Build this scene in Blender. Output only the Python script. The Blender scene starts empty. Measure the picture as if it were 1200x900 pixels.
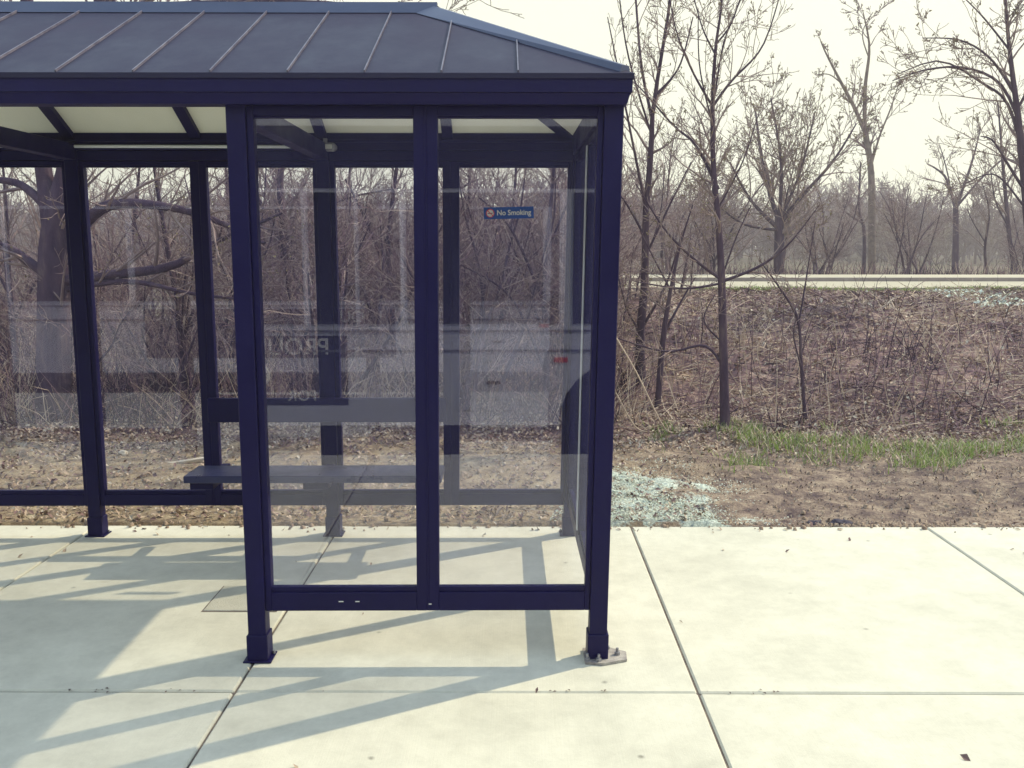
import bpy, bmesh, math, random
import numpy as np
from mathutils import Vector, Matrix, noise as mn
R = math.radians
rnd = random.Random(7)
rs = np.random.RandomState(11)
sc = bpy.context.scene
C = sc.collection

# ------------------------------------------------------------------ camera
F, PITCH, H = 1088.0, R(8.4), 1.75
cam = bpy.data.cameras.new('camera'); co = bpy.data.objects.new('camera', cam); C.objects.link(co)
cam.sensor_width = 36; cam.lens = 36 * F / 1200; cam.clip_start = .05; cam.clip_end = 2000
co.location = (0, 0, H); co.rotation_euler = (R(90) - PITCH, 0, R(.3))
sc.camera = co
def P(px, py, Y):
    "world point at distance Y seen at a pixel of the 1200x900 photograph (used for surveying only)"
    a = (px - 606) / F; b = (py - 450) / F
    ry = math.cos(PITCH) - b * math.sin(PITCH); rz = -math.sin(PITCH) - b * math.cos(PITCH)
    t = Y / ry
    return Vector((a * t, Y, H + rz * t))

# ------------------------------------------------------------------ helpers
def tag(o, label=None, cat=None, group=None, kind=None):
    if label: o['label'] = label
    if cat: o['category'] = cat
    if group: o['group'] = group
    if kind: o['kind'] = kind
    return o
def empty(name, loc=(0, 0, 0), rz=0):
    o = bpy.data.objects.new(name, None); o.location = loc; o.rotation_euler.z = rz
    o.empty_display_size = .2; C.objects.link(o); return o
def link(name, me, mats, parent=None):
    o = bpy.data.objects.new(name, me)
    for m in (mats if isinstance(mats, (list, tuple)) else [mats]):
        if m.name not in [k.name for k in me.materials if k]: me.materials.append(m)
    C.objects.link(o)
    if parent: o.parent = parent
    return o
class MB:
    def __init__(s): s.bm = bmesh.new()
    def box(s, x0, x1, y0, y1, z0, z1, bev=.002, mi=0):
        r = bmesh.ops.create_cube(s.bm, size=1, matrix=Matrix.Translation(((x0+x1)/2, (y0+y1)/2, (z0+z1)/2)) @ Matrix.Diagonal((abs(x1-x0), abs(y1-y0), abs(z1-z0), 1)))
        vs = r['verts']
        if bev:
            es = list({e for v in vs for e in v.link_edges})
            q = bmesh.ops.bevel(s.bm, geom=es, offset=bev, segments=1, affect='EDGES')
        return s
    def hull(s, pts):
        vs = [s.bm.verts.new(p) for p in pts]
        bmesh.ops.convex_hull(s.bm, input=vs); return s
    def poly(s, pts):
        s.bm.faces.new([s.bm.verts.new(p) for p in pts]); return s
    def bar(s, a, b, w, h, up=(0, 0, 1)):
        a = Vector(a); b = Vector(b); t = (b - a).normalized(); u = t.cross(Vector(up)).normalized(); v = u.cross(t)
        pts = [p + u*i*w/2 + v*j*h/2 for p in (a, b) for i in (-1, 1) for j in (-1, 1)]
        return s.hull(pts)
    def cyl(s, a, b, r0, r1=None, n=16):
        a = Vector(a); b = Vector(b); r1 = r0 if r1 is None else r1
        q = (b - a).to_track_quat('Z', 'Y').to_matrix().to_4x4()
        bmesh.ops.create_cone(s.bm, cap_ends=True, segments=n, radius1=r0, radius2=r1, depth=(b-a).length, matrix=Matrix.Translation((a+b)/2) @ q)
        return s
    def build(s, name, mats, parent=None, smooth=False):
        bmesh.ops.recalc_face_normals(s.bm, faces=s.bm.faces)
        me = bpy.data.meshes.new(name); s.bm.to_mesh(me); s.bm.free()
        if smooth:
            for p in me.polygons: p.use_smooth = True
        return link(name, me, mats, parent)
def np_mesh(name, verts, quads, midx=None, smooth=False):
    me = bpy.data.meshes.new(name)
    verts = np.ascontiguousarray(verts, dtype=np.float32).reshape(-1, 3); quads = np.ascontiguousarray(quads, dtype=np.int32)
    k = quads.shape[1]; q = len(quads)
    me.vertices.add(len(verts)); me.vertices.foreach_set('co', verts.ravel())
    me.loops.add(q*k); me.loops.foreach_set('vertex_index', quads.ravel())
    me.polygons.add(q); me.polygons.foreach_set('loop_start', np.arange(0, q*k, k, dtype=np.int32))
    if midx is not None: me.polygons.foreach_set('material_index', np.ascontiguousarray(midx, dtype=np.int32))
    me.polygons.foreach_set('use_smooth', np.full(q, smooth, dtype=bool))
    me.update(calc_edges=True); me.validate(); return me
def tubes(pts, rad, sides):
    "pts (M,n,3), rad (M,n) -> verts, quads, polyline index of each quad"
    pts = np.asarray(pts, float); rad = np.asarray(rad, float); M, n, _ = pts.shape
    t = np.gradient(pts, axis=1); t /= np.linalg.norm(t, axis=2, keepdims=True) + 1e-9
    ax = pts[:, -1] - pts[:, 0]; ref = np.zeros((M, 3)); ref[np.arange(M), np.argmin(np.abs(ax), axis=1)] = 1
    u = np.cross(t, ref[:, None, :]); u /= np.linalg.norm(u, axis=2, keepdims=True) + 1e-9
    v = np.cross(t, u)
    a = np.arange(sides) * 2*np.pi/sides
    V = pts[:, :, None, :] + rad[:, :, None, None] * (np.cos(a)[None, None, :, None]*u[:, :, None, :] + np.sin(a)[None, None, :, None]*v[:, :, None, :])
    i = np.arange(M)[:, None, None]*n*sides; j = np.arange(n-1)[None, :, None]*sides; k = np.arange(sides)[None, None, :]; k2 = (k+1) % sides
    Q = np.stack([i+j+k, i+j+k2, i+j+sides+k2, i+j+sides+k], axis=-1).reshape(-1, 4)
    return V.reshape(-1, 3), Q, np.repeat(np.arange(M), (n-1)*sides)

# ------------------------------------------------------------------ materials
def mat(name, col, rough=.6, metal=0, spec=.5):
    m = bpy.data.materials.new(name); m.use_nodes = True
    b = m.node_tree.nodes['Principled BSDF']
    b.inputs['Base Color'].default_value = (*col, 1); b.inputs['Roughness'].default_value = rough
    b.inputs['Metallic'].default_value = metal; b.inputs['Specular IOR Level'].default_value = spec
    return m
def nmat(name, stops, scale=5, detail=6, rough=.6, bump=0, bscale=None, coords='Object', metal=0, spec=.5, stretch=None, bdist=.01, rr=None):
    "noise-driven colour ramp + optional bump"
    m = mat(name, stops[0][1], rough, metal, spec); nt = m.node_tree; N = nt.nodes; L = nt.links; b = N['Principled BSDF']
    tc = N.new('ShaderNodeTexCoord'); src = tc.outputs[coords]
    if stretch:
        mp = N.new('ShaderNodeMapping'); mp.inputs['Scale'].default_value = stretch; L.new(src, mp.inputs[0]); src = mp.outputs[0]
    n = N.new('ShaderNodeTexNoise'); n.inputs['Scale'].default_value = scale; n.inputs['Detail'].default_value = detail; n.inputs['Roughness'].default_value = .65
    L.new(src, n.inputs['Vector'])
    r = N.new('ShaderNodeValToRGB'); e = r.color_ramp.elements
    e[0].position, e[0].color = stops[0][0], (*stops[0][1], 1); e[1].position, e[1].color = stops[-1][0], (*stops[-1][1], 1)
    for p, c in stops[1:-1]: q = e.new(p); q.color = (*c, 1)
    L.new(n.outputs['Fac'], r.inputs[0]); L.new(r.outputs[0], b.inputs['Base Color'])
    if rr:
        mr = N.new('ShaderNodeMapRange'); mr.inputs[1].default_value = .3; mr.inputs[2].default_value = .7; mr.inputs[3].default_value = rr[0]; mr.inputs[4].default_value = rr[1]
        L.new(n.outputs['Fac'], mr.inputs[0]); L.new(mr.outputs[0], b.inputs['Roughness'])
    if bump:
        n2 = N.new('ShaderNodeTexNoise'); n2.inputs['Scale'].default_value = bscale or scale*6; n2.inputs['Detail'].default_value = 5; L.new(src, n2.inputs['Vector'])
        bp = N.new('ShaderNodeBump'); bp.inputs['Strength'].default_value = bump; bp.inputs['Distance'].default_value = bdist
        L.new(n2.outputs['Fac'], bp.inputs['Height']); L.new(bp.outputs[0], b.inputs['Normal'])
    return m
FRAME = nmat('navy_painted_metal', [(.3, (.0034, .0022, .044)), (.6, (.0050, .0034, .054)), (.75, (.010, .0075, .070))], scale=4, rough=.42, bump=.08, bscale=90, rr=(.35, .6), spec=.2)
ROOF = nmat('weathered_roof_metal', [(.3, (.011, .011, .040)), (.55, (.018, .017, .050)), (.75, (.036, .031, .07))], scale=2.2, rough=.55, bump=.14, bscale=7, stretch=(1, .6, 1), rr=(.42, .68), spec=.22)
SEAM = nmat('worn_seam_metal', [(.35, (.055, .052, .10)), (.7, (.15, .14, .19))], scale=14, rough=.4)
CAPM = nmat('pale_flashing', [(.3, (.026, .042, .11)), (.7, (.05, .07, .15))], scale=3, rough=.4, rr=(.3, .5))
CEIL = nmat('cream_ceiling_panel', [(.3, (.82, .83, .70)), (.7, (.88, .88, .76))], scale=1.6, rough=.7)
GALV = nmat('galvanised', [(.3, (.2, .2, .24)), (.7, (.34, .34, .36))], scale=20, rough=.45, metal=.5)
BASEP = nmat('dirty_base_plate', [(.35, (.20, .18, .19)), (.65, (.42, .40, .37))], scale=30, rough=.7, bump=.3)
PALE = mat('pale_glazing_strip', (.72, .76, .80), .4)
SEATM = nmat('bench_metal', [(.3, (.012, .014, .07)), (.7, (.022, .028, .095))], scale=6, rough=.3, rr=(.22, .45))
BLACKR = mat('black_rubber', (.012, .012, .02), .7)
WHITEM = mat('white_paint', (.75, .76, .72), .4)
SIGNB = mat('sign_blue', (.006, .07, .32), .35)
SIGNR = mat('sign_red', (.65, .06, .09), .4)
SIGNG = mat('sign_grey', (.22, .2, .25), .4)

def glass_mat(name, dust, tint=(.985, .985, .995)):
    m = bpy.data.materials.new(name); m.use_nodes = True; nt = m.node_tree; N = nt.nodes; L = nt.links; N.clear()
    out = N.new('ShaderNodeOutputMaterial')
    tr = N.new('ShaderNodeBsdfTransparent'); tr.inputs[0].default_value = (*tint, 1)
    gl = N.new('ShaderNodeBsdfGlossy'); gl.inputs['Roughness'].default_value = .0; gl.inputs[0].default_value = (.80, .83, 1, 1)
    lw = N.new('ShaderNodeLayerWeight'); lw.inputs[0].default_value = .5; pw = N.new('ShaderNodeMath'); pw.operation = 'POWER'; pw.inputs[1].default_value = 5; L.new(lw.outputs['Facing'], pw.inputs[0])
    fr = N.new('ShaderNodeMath'); fr.operation = 'MULTIPLY_ADD'; fr.inputs[1].default_value = .92; fr.inputs[2].default_value = .055; L.new(pw.outputs[0], fr.inputs[0])
    mx = N.new('ShaderNodeMixShader'); L.new(fr.outputs[0], mx.inputs[0]); L.new(tr.outputs[0], mx.inputs[1]); L.new(gl.outputs[0], mx.inputs[2])
    df = N.new('ShaderNodeBsdfDiffuse'); df.inputs[0].default_value = (.46, .47, .92, 1)
    tl = N.new('ShaderNodeBsdfTranslucent'); tl.inputs[0].default_value = (.40, .42, .9, 1)
    m2 = N.new('ShaderNodeMixShader'); m2.inputs[0].default_value = .4; L.new(df.outputs[0], m2.inputs[1]); L.new(tl.outputs[0], m2.inputs[2])
    tc = N.new('ShaderNodeTexCoord'); mp = N.new('ShaderNodeMapping'); mp.inputs['Scale'].default_value = (9, 9, .8); L.new(tc.outputs['Object'], mp.inputs[0])
    n1 = N.new('ShaderNodeTexNoise'); n1.inputs['Scale'].default_value = 1.6; n1.inputs['Detail'].default_value = 5; L.new(mp.outputs[0], n1.inputs['Vector'])
    n2 = N.new('ShaderNodeTexNoise'); n2.inputs['Scale'].default_value = 2.5; n2.inputs['Detail'].default_value = 8; n2.inputs['Roughness'].default_value = .7; L.new(tc.outputs['Object'], n2.inputs['Vector'])
    mu = N.new('ShaderNodeMath'); mu.operation = 'MULTIPLY'; L.new(n1.outputs['Fac'], mu.inputs[0]); L.new(n2.outputs['Fac'], mu.inputs[1])
    mr = N.new('ShaderNodeMapRange'); mr.inputs[1].default_value = .14; mr.inputs[2].default_value = .42; mr.inputs[3].default_value = dust*.55; mr.inputs[4].default_value = dust*1.7
    L.new(mu.outputs[0], mr.inputs[0])
    m3 = N.new('ShaderNodeMixShader'); L.new(mr.outputs[0], m3.inputs[0]); L.new(mx.outputs[0], m3.inputs[1]); L.new(m2.outputs[0], m3.inputs[2])
    L.new(m3.outputs[0], out.inputs[0]); return m
GLF = glass_mat('dusty_glass_front', .010)
GLB = glass_mat('dusty_glass_back', .010)
GLS = glass_mat('dusty_glass_side', .018)

# ------------------------------------------------------------------ terrain
def sst(a, b, x): t = np.clip((x-a)/(b-a), 0, 1); return t*t*(3-2*t)
def terr(x, y):
    x = np.asarray(x, float); y = np.asarray(y, float)
    right = sst(-3, 2, x)
    bank = (.86*sst(8.3, 12.9, y)**1.0+.14*sst(11, 16, y)) * (.12 + .88*right) + .05*np.sin(x*1.1+y*.7)*np.sin(y*1.3-x*.5)*sst(8.8, 10, y)*(1-sst(13.5, 15.5, y))
    far = -.35*sst(23, 40, y)*right + .9*sst(40, 200, y)
    dirt = .035*np.sin(x*1.7+.6)*np.sin(y*2.1)*sst(5.8, 6.6, y) + .02*np.sin(x*4.3)*sst(6, 7, y)*np.sin(y*3.7+1)
    dip = -.06*np.exp(-((y-6.0)/.35)**2)*sst(1.0, 1.6, x)
    z = bank + far + (dirt + dip)*(1-sst(15, 17, y)) + .01
    z = np.where(y < 5.69, -.2, z)
    return z
def axis(segs):
    out = []
    for a, b, s in segs: out += list(np.arange(a, b-1e-6, s))
    out.append(segs[-1][1]); return np.array(out)
gx = axis([(-900, -60, 60), (-60, -10, 5), (-10, -6, .3), (-6, 6, .06), (6, 14, .3), (14, 60, 3), (60, 900, 60)])
gy = axis([(-300, -20, 40), (-20, 5.68, 3), (5.68, 5.7, .02), (5.7, 9.2, .06), (9.2, 17, .2), (17, 30, 1), (30, 80, 5), (80, 1500, 80)])
GX, GY = np.meshgrid(gx, gy); GZ = terr(GX, GY)
near = ((GY > 5.69) & (GY < 16) & (np.abs(GX) < 13))
for i, j in zip(*np.nonzero(near)):
    p = Vector((GX[i, j], GY[i, j], 0))
    GZ[i, j] += .020*mn.fractal(p*2.3, 1, 2.1, 5) + .010*mn.noise(p*14) + .034*mn.fractal(Vector((p.x*2.2, p.y*6.5, 3)), 1, 2, 6)*float(sst(5.75, 6.0, p.y))
nxx, nyy = len(gx), len(gy)
ii = (np.arange(nyy-1)[:, None]*nxx + np.arange(nxx-1)[None, :]).ravel()
def mulch_q(x, y):
    p = Vector((x*1.9, y*1.9, 0)); k = Vector((x*7+3, y*7, 3)); return mn.fractal(p, 1, 2, 4)*.35+mn.fractal(k, 1, 2, 4)*.22
def mulch_f(x, y):
    q = mulch_q(x, y); lim = 1.52-.75*min(max((y-5.7)/1.55, 0), 1)**1.2
    a = lim-(x+q*1.7); b = 7.28+q*.5-y; c = x-(.2+.25*(y-5.7)); return min(a, b, c)
MK = np.zeros(GX.shape)
for i, j in zip(*np.nonzero((GX > 0) & (GX < 3) & (GY > 5.69) & (GY < 7.8))):
    x, y = GX[i, j], GY[i, j]; f = mulch_f(x, y); MK[i, j] = min(max(.5+f*1.6, 0), 1)*(.68+.7*mn.noise(Vector((x*6, y*9, 5))))
    GZ[i, j] += .03*MK[i, j]*(.5+mn.noise(Vector((x*11, y*16, 1))))
me = np_mesh('ground', np.stack([GX, GY, GZ], -1), np.stack([ii, ii+1, ii+1+nxx, ii+nxx], -1), smooth=True)

at = me.attributes.new('mulch', 'FLOAT', 'POINT'); at.data.foreach_set('value', MK.astype(np.float32).ravel())
def ground_mat():
    m = mat('earth', (.2, .15, .13), .95, spec=.2); nt = m.node_tree; N = nt.nodes; L = nt.links; b = N['Principled BSDF']
    tc = N.new('ShaderNodeTexCoord'); O = tc.outputs['Object']
    def noise(s, d=6, r=.65):
        n = N.new('ShaderNodeTexNoise'); n.inputs['Scale'].default_value = s; n.inputs['Detail'].default_value = d; n.inputs['Roughness'].default_value = r; L.new(O, n.inputs['Vector']); return n.outputs['Fac']
    def ramp(f, st):
        r = N.new('ShaderNodeValToRGB'); e = r.color_ramp.elements
        e[0].position, e[0].color = st[0][0], (*st[0][1], 1); e[1].position, e[1].color = st[-1][0], (*st[-1][1], 1)
        for p, c in st[1:-1]: q = e.new(p); q.color = (*c, 1)
        L.new(f, r.inputs[0]); return r.outputs[0]
    def mix(f, a, c):
        x = N.new('ShaderNodeMix'); x.data_type = 'RGBA'; L.new(f, x.inputs[0]); L.new(a, x.inputs[6]); L.new(c, x.inputs[7]); return x.outputs[2]
    def math_(op, a, c=None):
        x = N.new('ShaderNodeMath'); x.operation = op
        for k, v in enumerate((a, c)):
            if v is None: continue
            if isinstance(v, (int, float)): x.inputs[k].default_value = v
            else: L.new(v, x.inputs[k])
        return x.outputs[0]
    sx = N.new('ShaderNodeSeparateXYZ'); L.new(O, sx.inputs[0])
    soil = ramp(noise(5, 10, .8), [(.36, (.07, .05, .065)), (.5, (.22, .17, .145)), (.62, (.40, .33, .26))])
    tan = ramp(noise(9), [(.3, (.17, .13, .11)), (.5, (.30, .24, .17)), (.7, (.46, .39, .27))])
    fx = N.new('ShaderNodeMapRange'); L.new(math_('ADD', sx.outputs[0], math_('MULTIPLY', noise(.9), 2)), fx.inputs[0]); fx.inputs[1].default_value = 1.2; fx.inputs[2].default_value = 2.6
    c1 = mix(fx.outputs[0], tan, soil)
    wood = ramp(noise(3.5, 10, .85), [(.36, (.035, .02, .05)), (.5, (.17, .11, .12)), (.62, (.42, .32, .27))])
    fy = N.new('ShaderNodeMapRange'); L.new(math_('ADD', sx.outputs[1], math_('MULTIPLY', noise(1.3), 1.2)), fy.inputs[0]); fy.inputs[1].default_value = 8.7; fy.inputs[2].default_value = 9.3
    c2 = mix(fy.outputs[0], c1, wood)
    gr = ramp(noise(.6), [(.4, (.15, .12, .10)), (.6, (.12, .12, .07))])
    fz = N.new('ShaderNodeMapRange'); L.new(sx.outputs[1], fz.inputs[0]); fz.inputs[1].default_value = 15.6; fz.inputs[2].default_value = 16.4
    c3 = mix(fz.outputs[0], c2, gr)
    ma = N.new('ShaderNodeAttribute'); ma.attribute_name = 'mulch'
    mf = math_('ADD', ma.outputs['Fac'], math_('MULTIPLY', math_('SUBTRACT', noise(22, 6, .8), .5), 1.6)); mg = N.new('ShaderNodeMapRange'); L.new(mf, mg.inputs[0]); mg.inputs[1].default_value = .38; mg.inputs[2].default_value = .62
    c3 = mix(mg.outputs[0], c3, ramp(noise(30, 8, .8), [(.34, (.24, .30, .33)), (.5, (.50, .59, .55)), (.66, (.76, .80, .73))]))
    fine = ramp(noise(60, 3), [(.3, (.72, .70, .72)), (.7, (1.15, 1.13, 1.1))])
    x = N.new('ShaderNodeMix'); x.data_type = 'RGBA'; x.blend_type = 'MULTIPLY'; x.inputs[0].default_value = 1; L.new(c3, x.inputs[6]); L.new(fine, x.inputs[7])
    L.new(x.outputs[2], b.inputs['Base Color'])
    bp = N.new('ShaderNodeBump'); bp.inputs['Strength'].default_value = .9; bp.inputs['Distance'].default_value = .02; L.new(noise(28, 8, .7), bp.inputs['Height']); L.new(bp.outputs[0], b.inputs['Normal'])
    return m
tag(link('ground', me, ground_mat()), kind='structure')
def th(x, y): return float(terr(x, y))

# ------------------------------------------------------------------ pavement
def concrete():
    m = nmat('pale_concrete', [(.3, (.54, .535, .46)), (.5, (.62, .615, .53)), (.72, (.66, .655, .57))], scale=1.3, detail=9, rough=.85, spec=.25)
    nt = m.node_tree; N = nt.nodes; L = nt.links; b = N['Principled BSDF']
    tc = N.new('ShaderNodeTexCoord')
    # small dark specks and stains
    v = N.new('ShaderNodeTexVoronoi'); v.inputs['Scale'].default_value = 3.1; L.new(tc.outputs['Object'], v.inputs['Vector'])
    n = N.new('ShaderNodeTexNoise'); n.inputs['Scale'].default_value = 30; L.new(tc.outputs['Object'], n.inputs['Vector'])
    ad = N.new('ShaderNodeMath'); ad.operation = 'MULTIPLY_ADD'; ad.inputs[1].default_value = .05; L.new(n.outputs['Fac'], ad.inputs[0]); L.new(v.outputs['Distance'], ad.inputs[2])
    mr = N.new('ShaderNodeMapRange'); mr.inputs[1].default_value = .04; mr.inputs[2].default_value = .075; mr.inputs[3].default_value = .5; mr.inputs[4].default_value = 1; L.new(ad.outputs[0], mr.inputs[0])
    st = N.new('ShaderNodeTexNoise'); st.inputs['Scale'].default_value = 4.5; st.inputs['Detail'].default_value = 10; st.inputs['Roughness'].default_value = .8; L.new(tc.outputs['Object'], st.inputs['Vector'])
    m2 = N.new('ShaderNodeMapRange'); m2.inputs[1].default_value = .3; m2.inputs[2].default_value = .6; m2.inputs[3].default_value = .80; m2.inputs[4].default_value = 1.0; L.new(st.outputs['Fac'], m2.inputs[0])
    mu = N.new('ShaderNodeMath'); mu.operation = 'MULTIPLY'; L.new(mr.outputs[0], mu.inputs[0]); L.new(m2.outputs[0], mu.inputs[1])
    old = b.inputs['Base Color'].links[0].from_socket
    x = N.new('ShaderNodeMix'); x.data_type = 'RGBA'; x.blend_type = 'MULTIPLY'; x.inputs[0].default_value = 1; L.new(old, x.inputs[6]); L.new(mu.outputs[0], x.inputs[7]); L.new(x.outputs[2], b.inputs['Base Color'])
    # broom finish
    mp = N.new('ShaderNodeMapping'); mp.inputs['Scale'].default_value = (160, 3, 1); L.new(tc.outputs['Object'], mp.inputs[0])
    nb = N.new('ShaderNodeTexNoise'); nb.inputs['Scale'].default_value = 1; nb.inputs['Detail'].default_value = 3; L.new(mp.outputs[0], nb.inputs['Vector'])
    nf = N.new('ShaderNodeTexNoise'); nf.inputs['Scale'].default_value = 90; nf.inputs['Detail'].default_value = 4; L.new(tc.outputs['Object'], nf.inputs['Vector'])
    s = N.new('ShaderNodeMath'); s.operation = 'ADD'; L.new(nb.outputs['Fac'], s.inputs[0]); L.new(nf.outputs['Fac'], s.inputs[1])
    bp = N.new('ShaderNodeBump'); bp.inputs['Strength'].default_value = .28; bp.inputs['Distance'].default_value = .002; L.new(s.outputs[0], bp.inputs['Height']); L.new(bp.outputs[0], b.inputs['Normal'])
    return m
CONC = concrete()
JOINT = nmat('joint_dirt', [(.3, (.07, .055, .06)), (.7, (.22, .18, .15))], scale=12, rough=.95)
s = MB()
xs = [-13.65+1.83*k for k in range(5)] + [-4.5, -2.665, -1.122, .722, 2.584, 4.43, 6.26, 8.1, 9.93, 11.8, 13.6]
ys = [-.05, 1.25, 3.471, 5.69]
for a, b in zip(xs, xs[1:]):
    for c, d in zip(ys, ys[1:]):
        s.box(a+.005, b-.005, c+.005, d-.005, -.1, 0+rnd.uniform(-.0015, .0015), bev=.007)
tag(s.build('pavement', CONC), kind='structure')
s = MB(); s.box(-13.6, 13.6, -.04, 5.685, -.115, -.011, bev=0); tag(s.build('pavement_bed', JOINT), kind='structure')
s = MB()
for k in range(-5, 5): s.box(k*3+.004, k*3+2.996, -.2, -.056, -.3, -.004, bev=.012)
tag(s.build('kerb', CONC), kind='structure')
ASPH = nmat('asphalt', [(.3, (.045, .045, .05)), (.7, (.075, .073, .075))], scale=40, rough=.9, bump=.5, bscale=200)
s = MB(); s.box(-60, 60, -9, -.2, -.19, -.14, bev=0); tag(s.build('street', ASPH), kind='structure')
# the distant road on the bank: pale road surface, kerb, pale footway
ROADP = nmat('pale_road', [(.3, (.36, .34, .27)), (.7, (.46, .43, .34))], scale=.5, rough=.95, stretch=(.2, 1, 1))
def strip(name, y0, y1, z0, z1, m, x0=1.6, x1=160):
    s = MB(); s.box(x0, x1, y0, y1, z0, z1, bev=0); return tag(s.build(name, m), kind='structure')
strip('road', 16.2, 19.2, .8, 1.05, ROADP)
KERBD = nmat('kerb_stone', [(.3, (.2, .17, .17)), (.7, (.3, .26, .25))], scale=3, rough=.9)
strip('road_kerb', 19.204, 19.35, .8, 1.125, KERBD)
strip('footway', 19.354, 21.6, .8, 1.12, ROADP)

# fallen bits, cover plate
pl = MB(); pl.box(-1.52, -1.17, 4.285, 4.615, -.02, .008, bev=.003)
COVER = nmat('grey_cover', [(.3, (.40, .40, .34)), (.7, (.50, .49, .42))], scale=8, rough=.7, bump=.4, bscale=120)
cv = pl.build('utility_cover', COVER); tag(cv, 'flat grey square utility cover set in the pavement behind the shelter post', 'utility cover')
fr = MB()
for a in ((-1.528, -1.162, 4.277, 4.285), (-1.528, -1.162, 4.615, 4.623), (-1.528, -1.52, 4.285, 4.615), (-1.17, -1.162, 4.285, 4.615)): fr.box(*a, -.02, .003, bev=0)
fr.build('frame', JOINT, cv)

# ------------------------------------------------------------------ bus shelter
SH = empty('bus_shelter', (.345, 3.79, 0), R(.7))
tag(SH, 'navy blue metal and glass bus shelter with hipped metal roof', 'bus shelter')
BAY = 1.447; DEP = 1.74; PW = .0375
cols = [0, -BAY, -2*BAY, -3*BAY]
post_me = {}
def post(x, y, plate=False, top=2.30):
    s = MB(); s.box(x-PW, x+PW, y-PW, y+PW, .01, top, bev=.003); p = s.build('post', FRAME, SH)
    s = MB(); s.box(x-PW-.007, x+PW+.007, y-PW-.007, y+PW+.007, .008, .12, bev=.003); s.build('sleeve', FRAME, p)
    s = MB()
    if plate:
        pts = [(-.055, -.07), (.02, -.085), (.125, -.045), (.13, .03), (.06, .075), (-.055, .07)]
        s.hull([(x+a, y+b, z) for a, b in pts for z in (.001, .012)]); s.build('base_plate', BASEP, p)
        for bx, by in ((.002, -.062), (.088, 0.0), (-.046, -.055), (.05, .058)):
            s = MB(); s.cyl((x+bx, y+by, .012), (x+bx, y+by, .024), .013, n=6); s.cyl((x+bx, y+by, .02), (x+bx, y+by, .042), .006, n=8); s.build('bolt', GALV, p)
    else:
        s.box(x-.06, x+.06, y-.055, y+.055, .001, .009, bev=.002); s.build('base_plate', FRAME, p)
        for bx in (-.052, .052):
            s = MB(); s.cyl((x+bx, y+.03, .009), (x+bx, y+.03, .022), .006, n=6); s.build('bolt', GALV, p)
for x in cols:
    post(x, 0, plate=(x == 0)); post(x, DEP)
def panel(p0, p1, y, zb, gb, gt, zt, gm, axis='x', mw=.043, dep=.024, m0=None, m1=None):
    m0 = m0 or mw; m1 = m1 or mw
    "framed pane from p0 to p1 along an axis at y"
    def bx(s, a, b, c, d, z0, z1, bev=.002):
        return s.box(a, b, y+c, y+d, z0, z1, bev) if axis == 'x' else s.box(y+c, y+d, a, b, z0, z1, bev)
    s = MB()
    bx(s, p0, p0+m0, -dep, dep, zb, zt); bx(s, p1-m1, p1, -dep, dep, zb, zt)
    bx(s, p0+m0, p1-m1, -dep, dep, zb, gb-.022); bx(s, p0+m0, p1-m1, -dep, dep, gt+.008, zt)
    bx(s, p0+m0, p1-m1, -.014, .014, gb-.022, gb, .001)
    bx(s, p0+m0, p1-m1, -.014, .014, gt, gt+.008, .001)
    f = s.build('window_panel', FRAME, SH)
    s = MB(); bx(s, p0+m0-.004, p1-m1+.004, -.003, .003, gb-.01, gt+.005, 0); s.build('glass_pane', gm, f)
def bay(i, row):
    x1, x0 = cols[i]-PW, cols[i+1]+PW; xm = (x0+x1)/2; y = 0 if row == 'f' else DEP
    a = (.222, .325, 2.252, 2.297, GLF) if row == 'f' else (.19, .283, 2.205, 2.24, GLB)
    panel(x0+.001, xm-.004, y, *a, m0=.026); panel(xm+.004, x1-.001, y, *a, m1=.022)
    s = MB(); s.box(xm-.0038, xm+.0038, y-.0236, y+.0236, a[0]+.001, a[3]-.001, bev=0); s.build('mullion_joint', FRAME, SH)
bay(0, 'f'); bay(2, 'f')
for i in range(3): bay(i, 'b')
for x in (cols[0], cols[3]):
    panel(PW+.001, DEP/2-.002, x, .21, .305, 2.23, 2.27, GLS, axis='y', mw=.036, dep=.022)
    panel(DEP/2+.002, DEP-PW-.001, x, .21, .305, 2.23, 2.27, GLS, axis='y', mw=.036, dep=.022)
    s = MB(); s.box(x-.03, x-.024, DEP/2-.02, DEP/2+.02, .30, 2.24, bev=.001); s.build('glazing_strip', PALE, SH)
XL, XR = cols[3], cols[0]
def beam(name, *a, m=FRAME): s = MB(); s.box(*a, bev=.003); return s.build(name, m, SH)
beam('header_beam', XL-PW, XR+PW, -PW, PW, 2.30, 2.40)
beam('header_beam', XL-PW, XR+PW, DEP-PW, DEP+PW, 2.30, 2.40)
beam('header_beam', XL+PW, XR-PW, DEP-.03, DEP+.03, 2.243, 2.298)
for x in (XL, XR): beam('header_beam', x-PW, x+PW, PW+.002, DEP-PW-.002, 2.273, 2.40)
# ledge inside the back header
beam('inner_ledge', XL+PW, XR-PW, DEP-.06, DEP-PW-.002, 2.345, 2.360)
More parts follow.
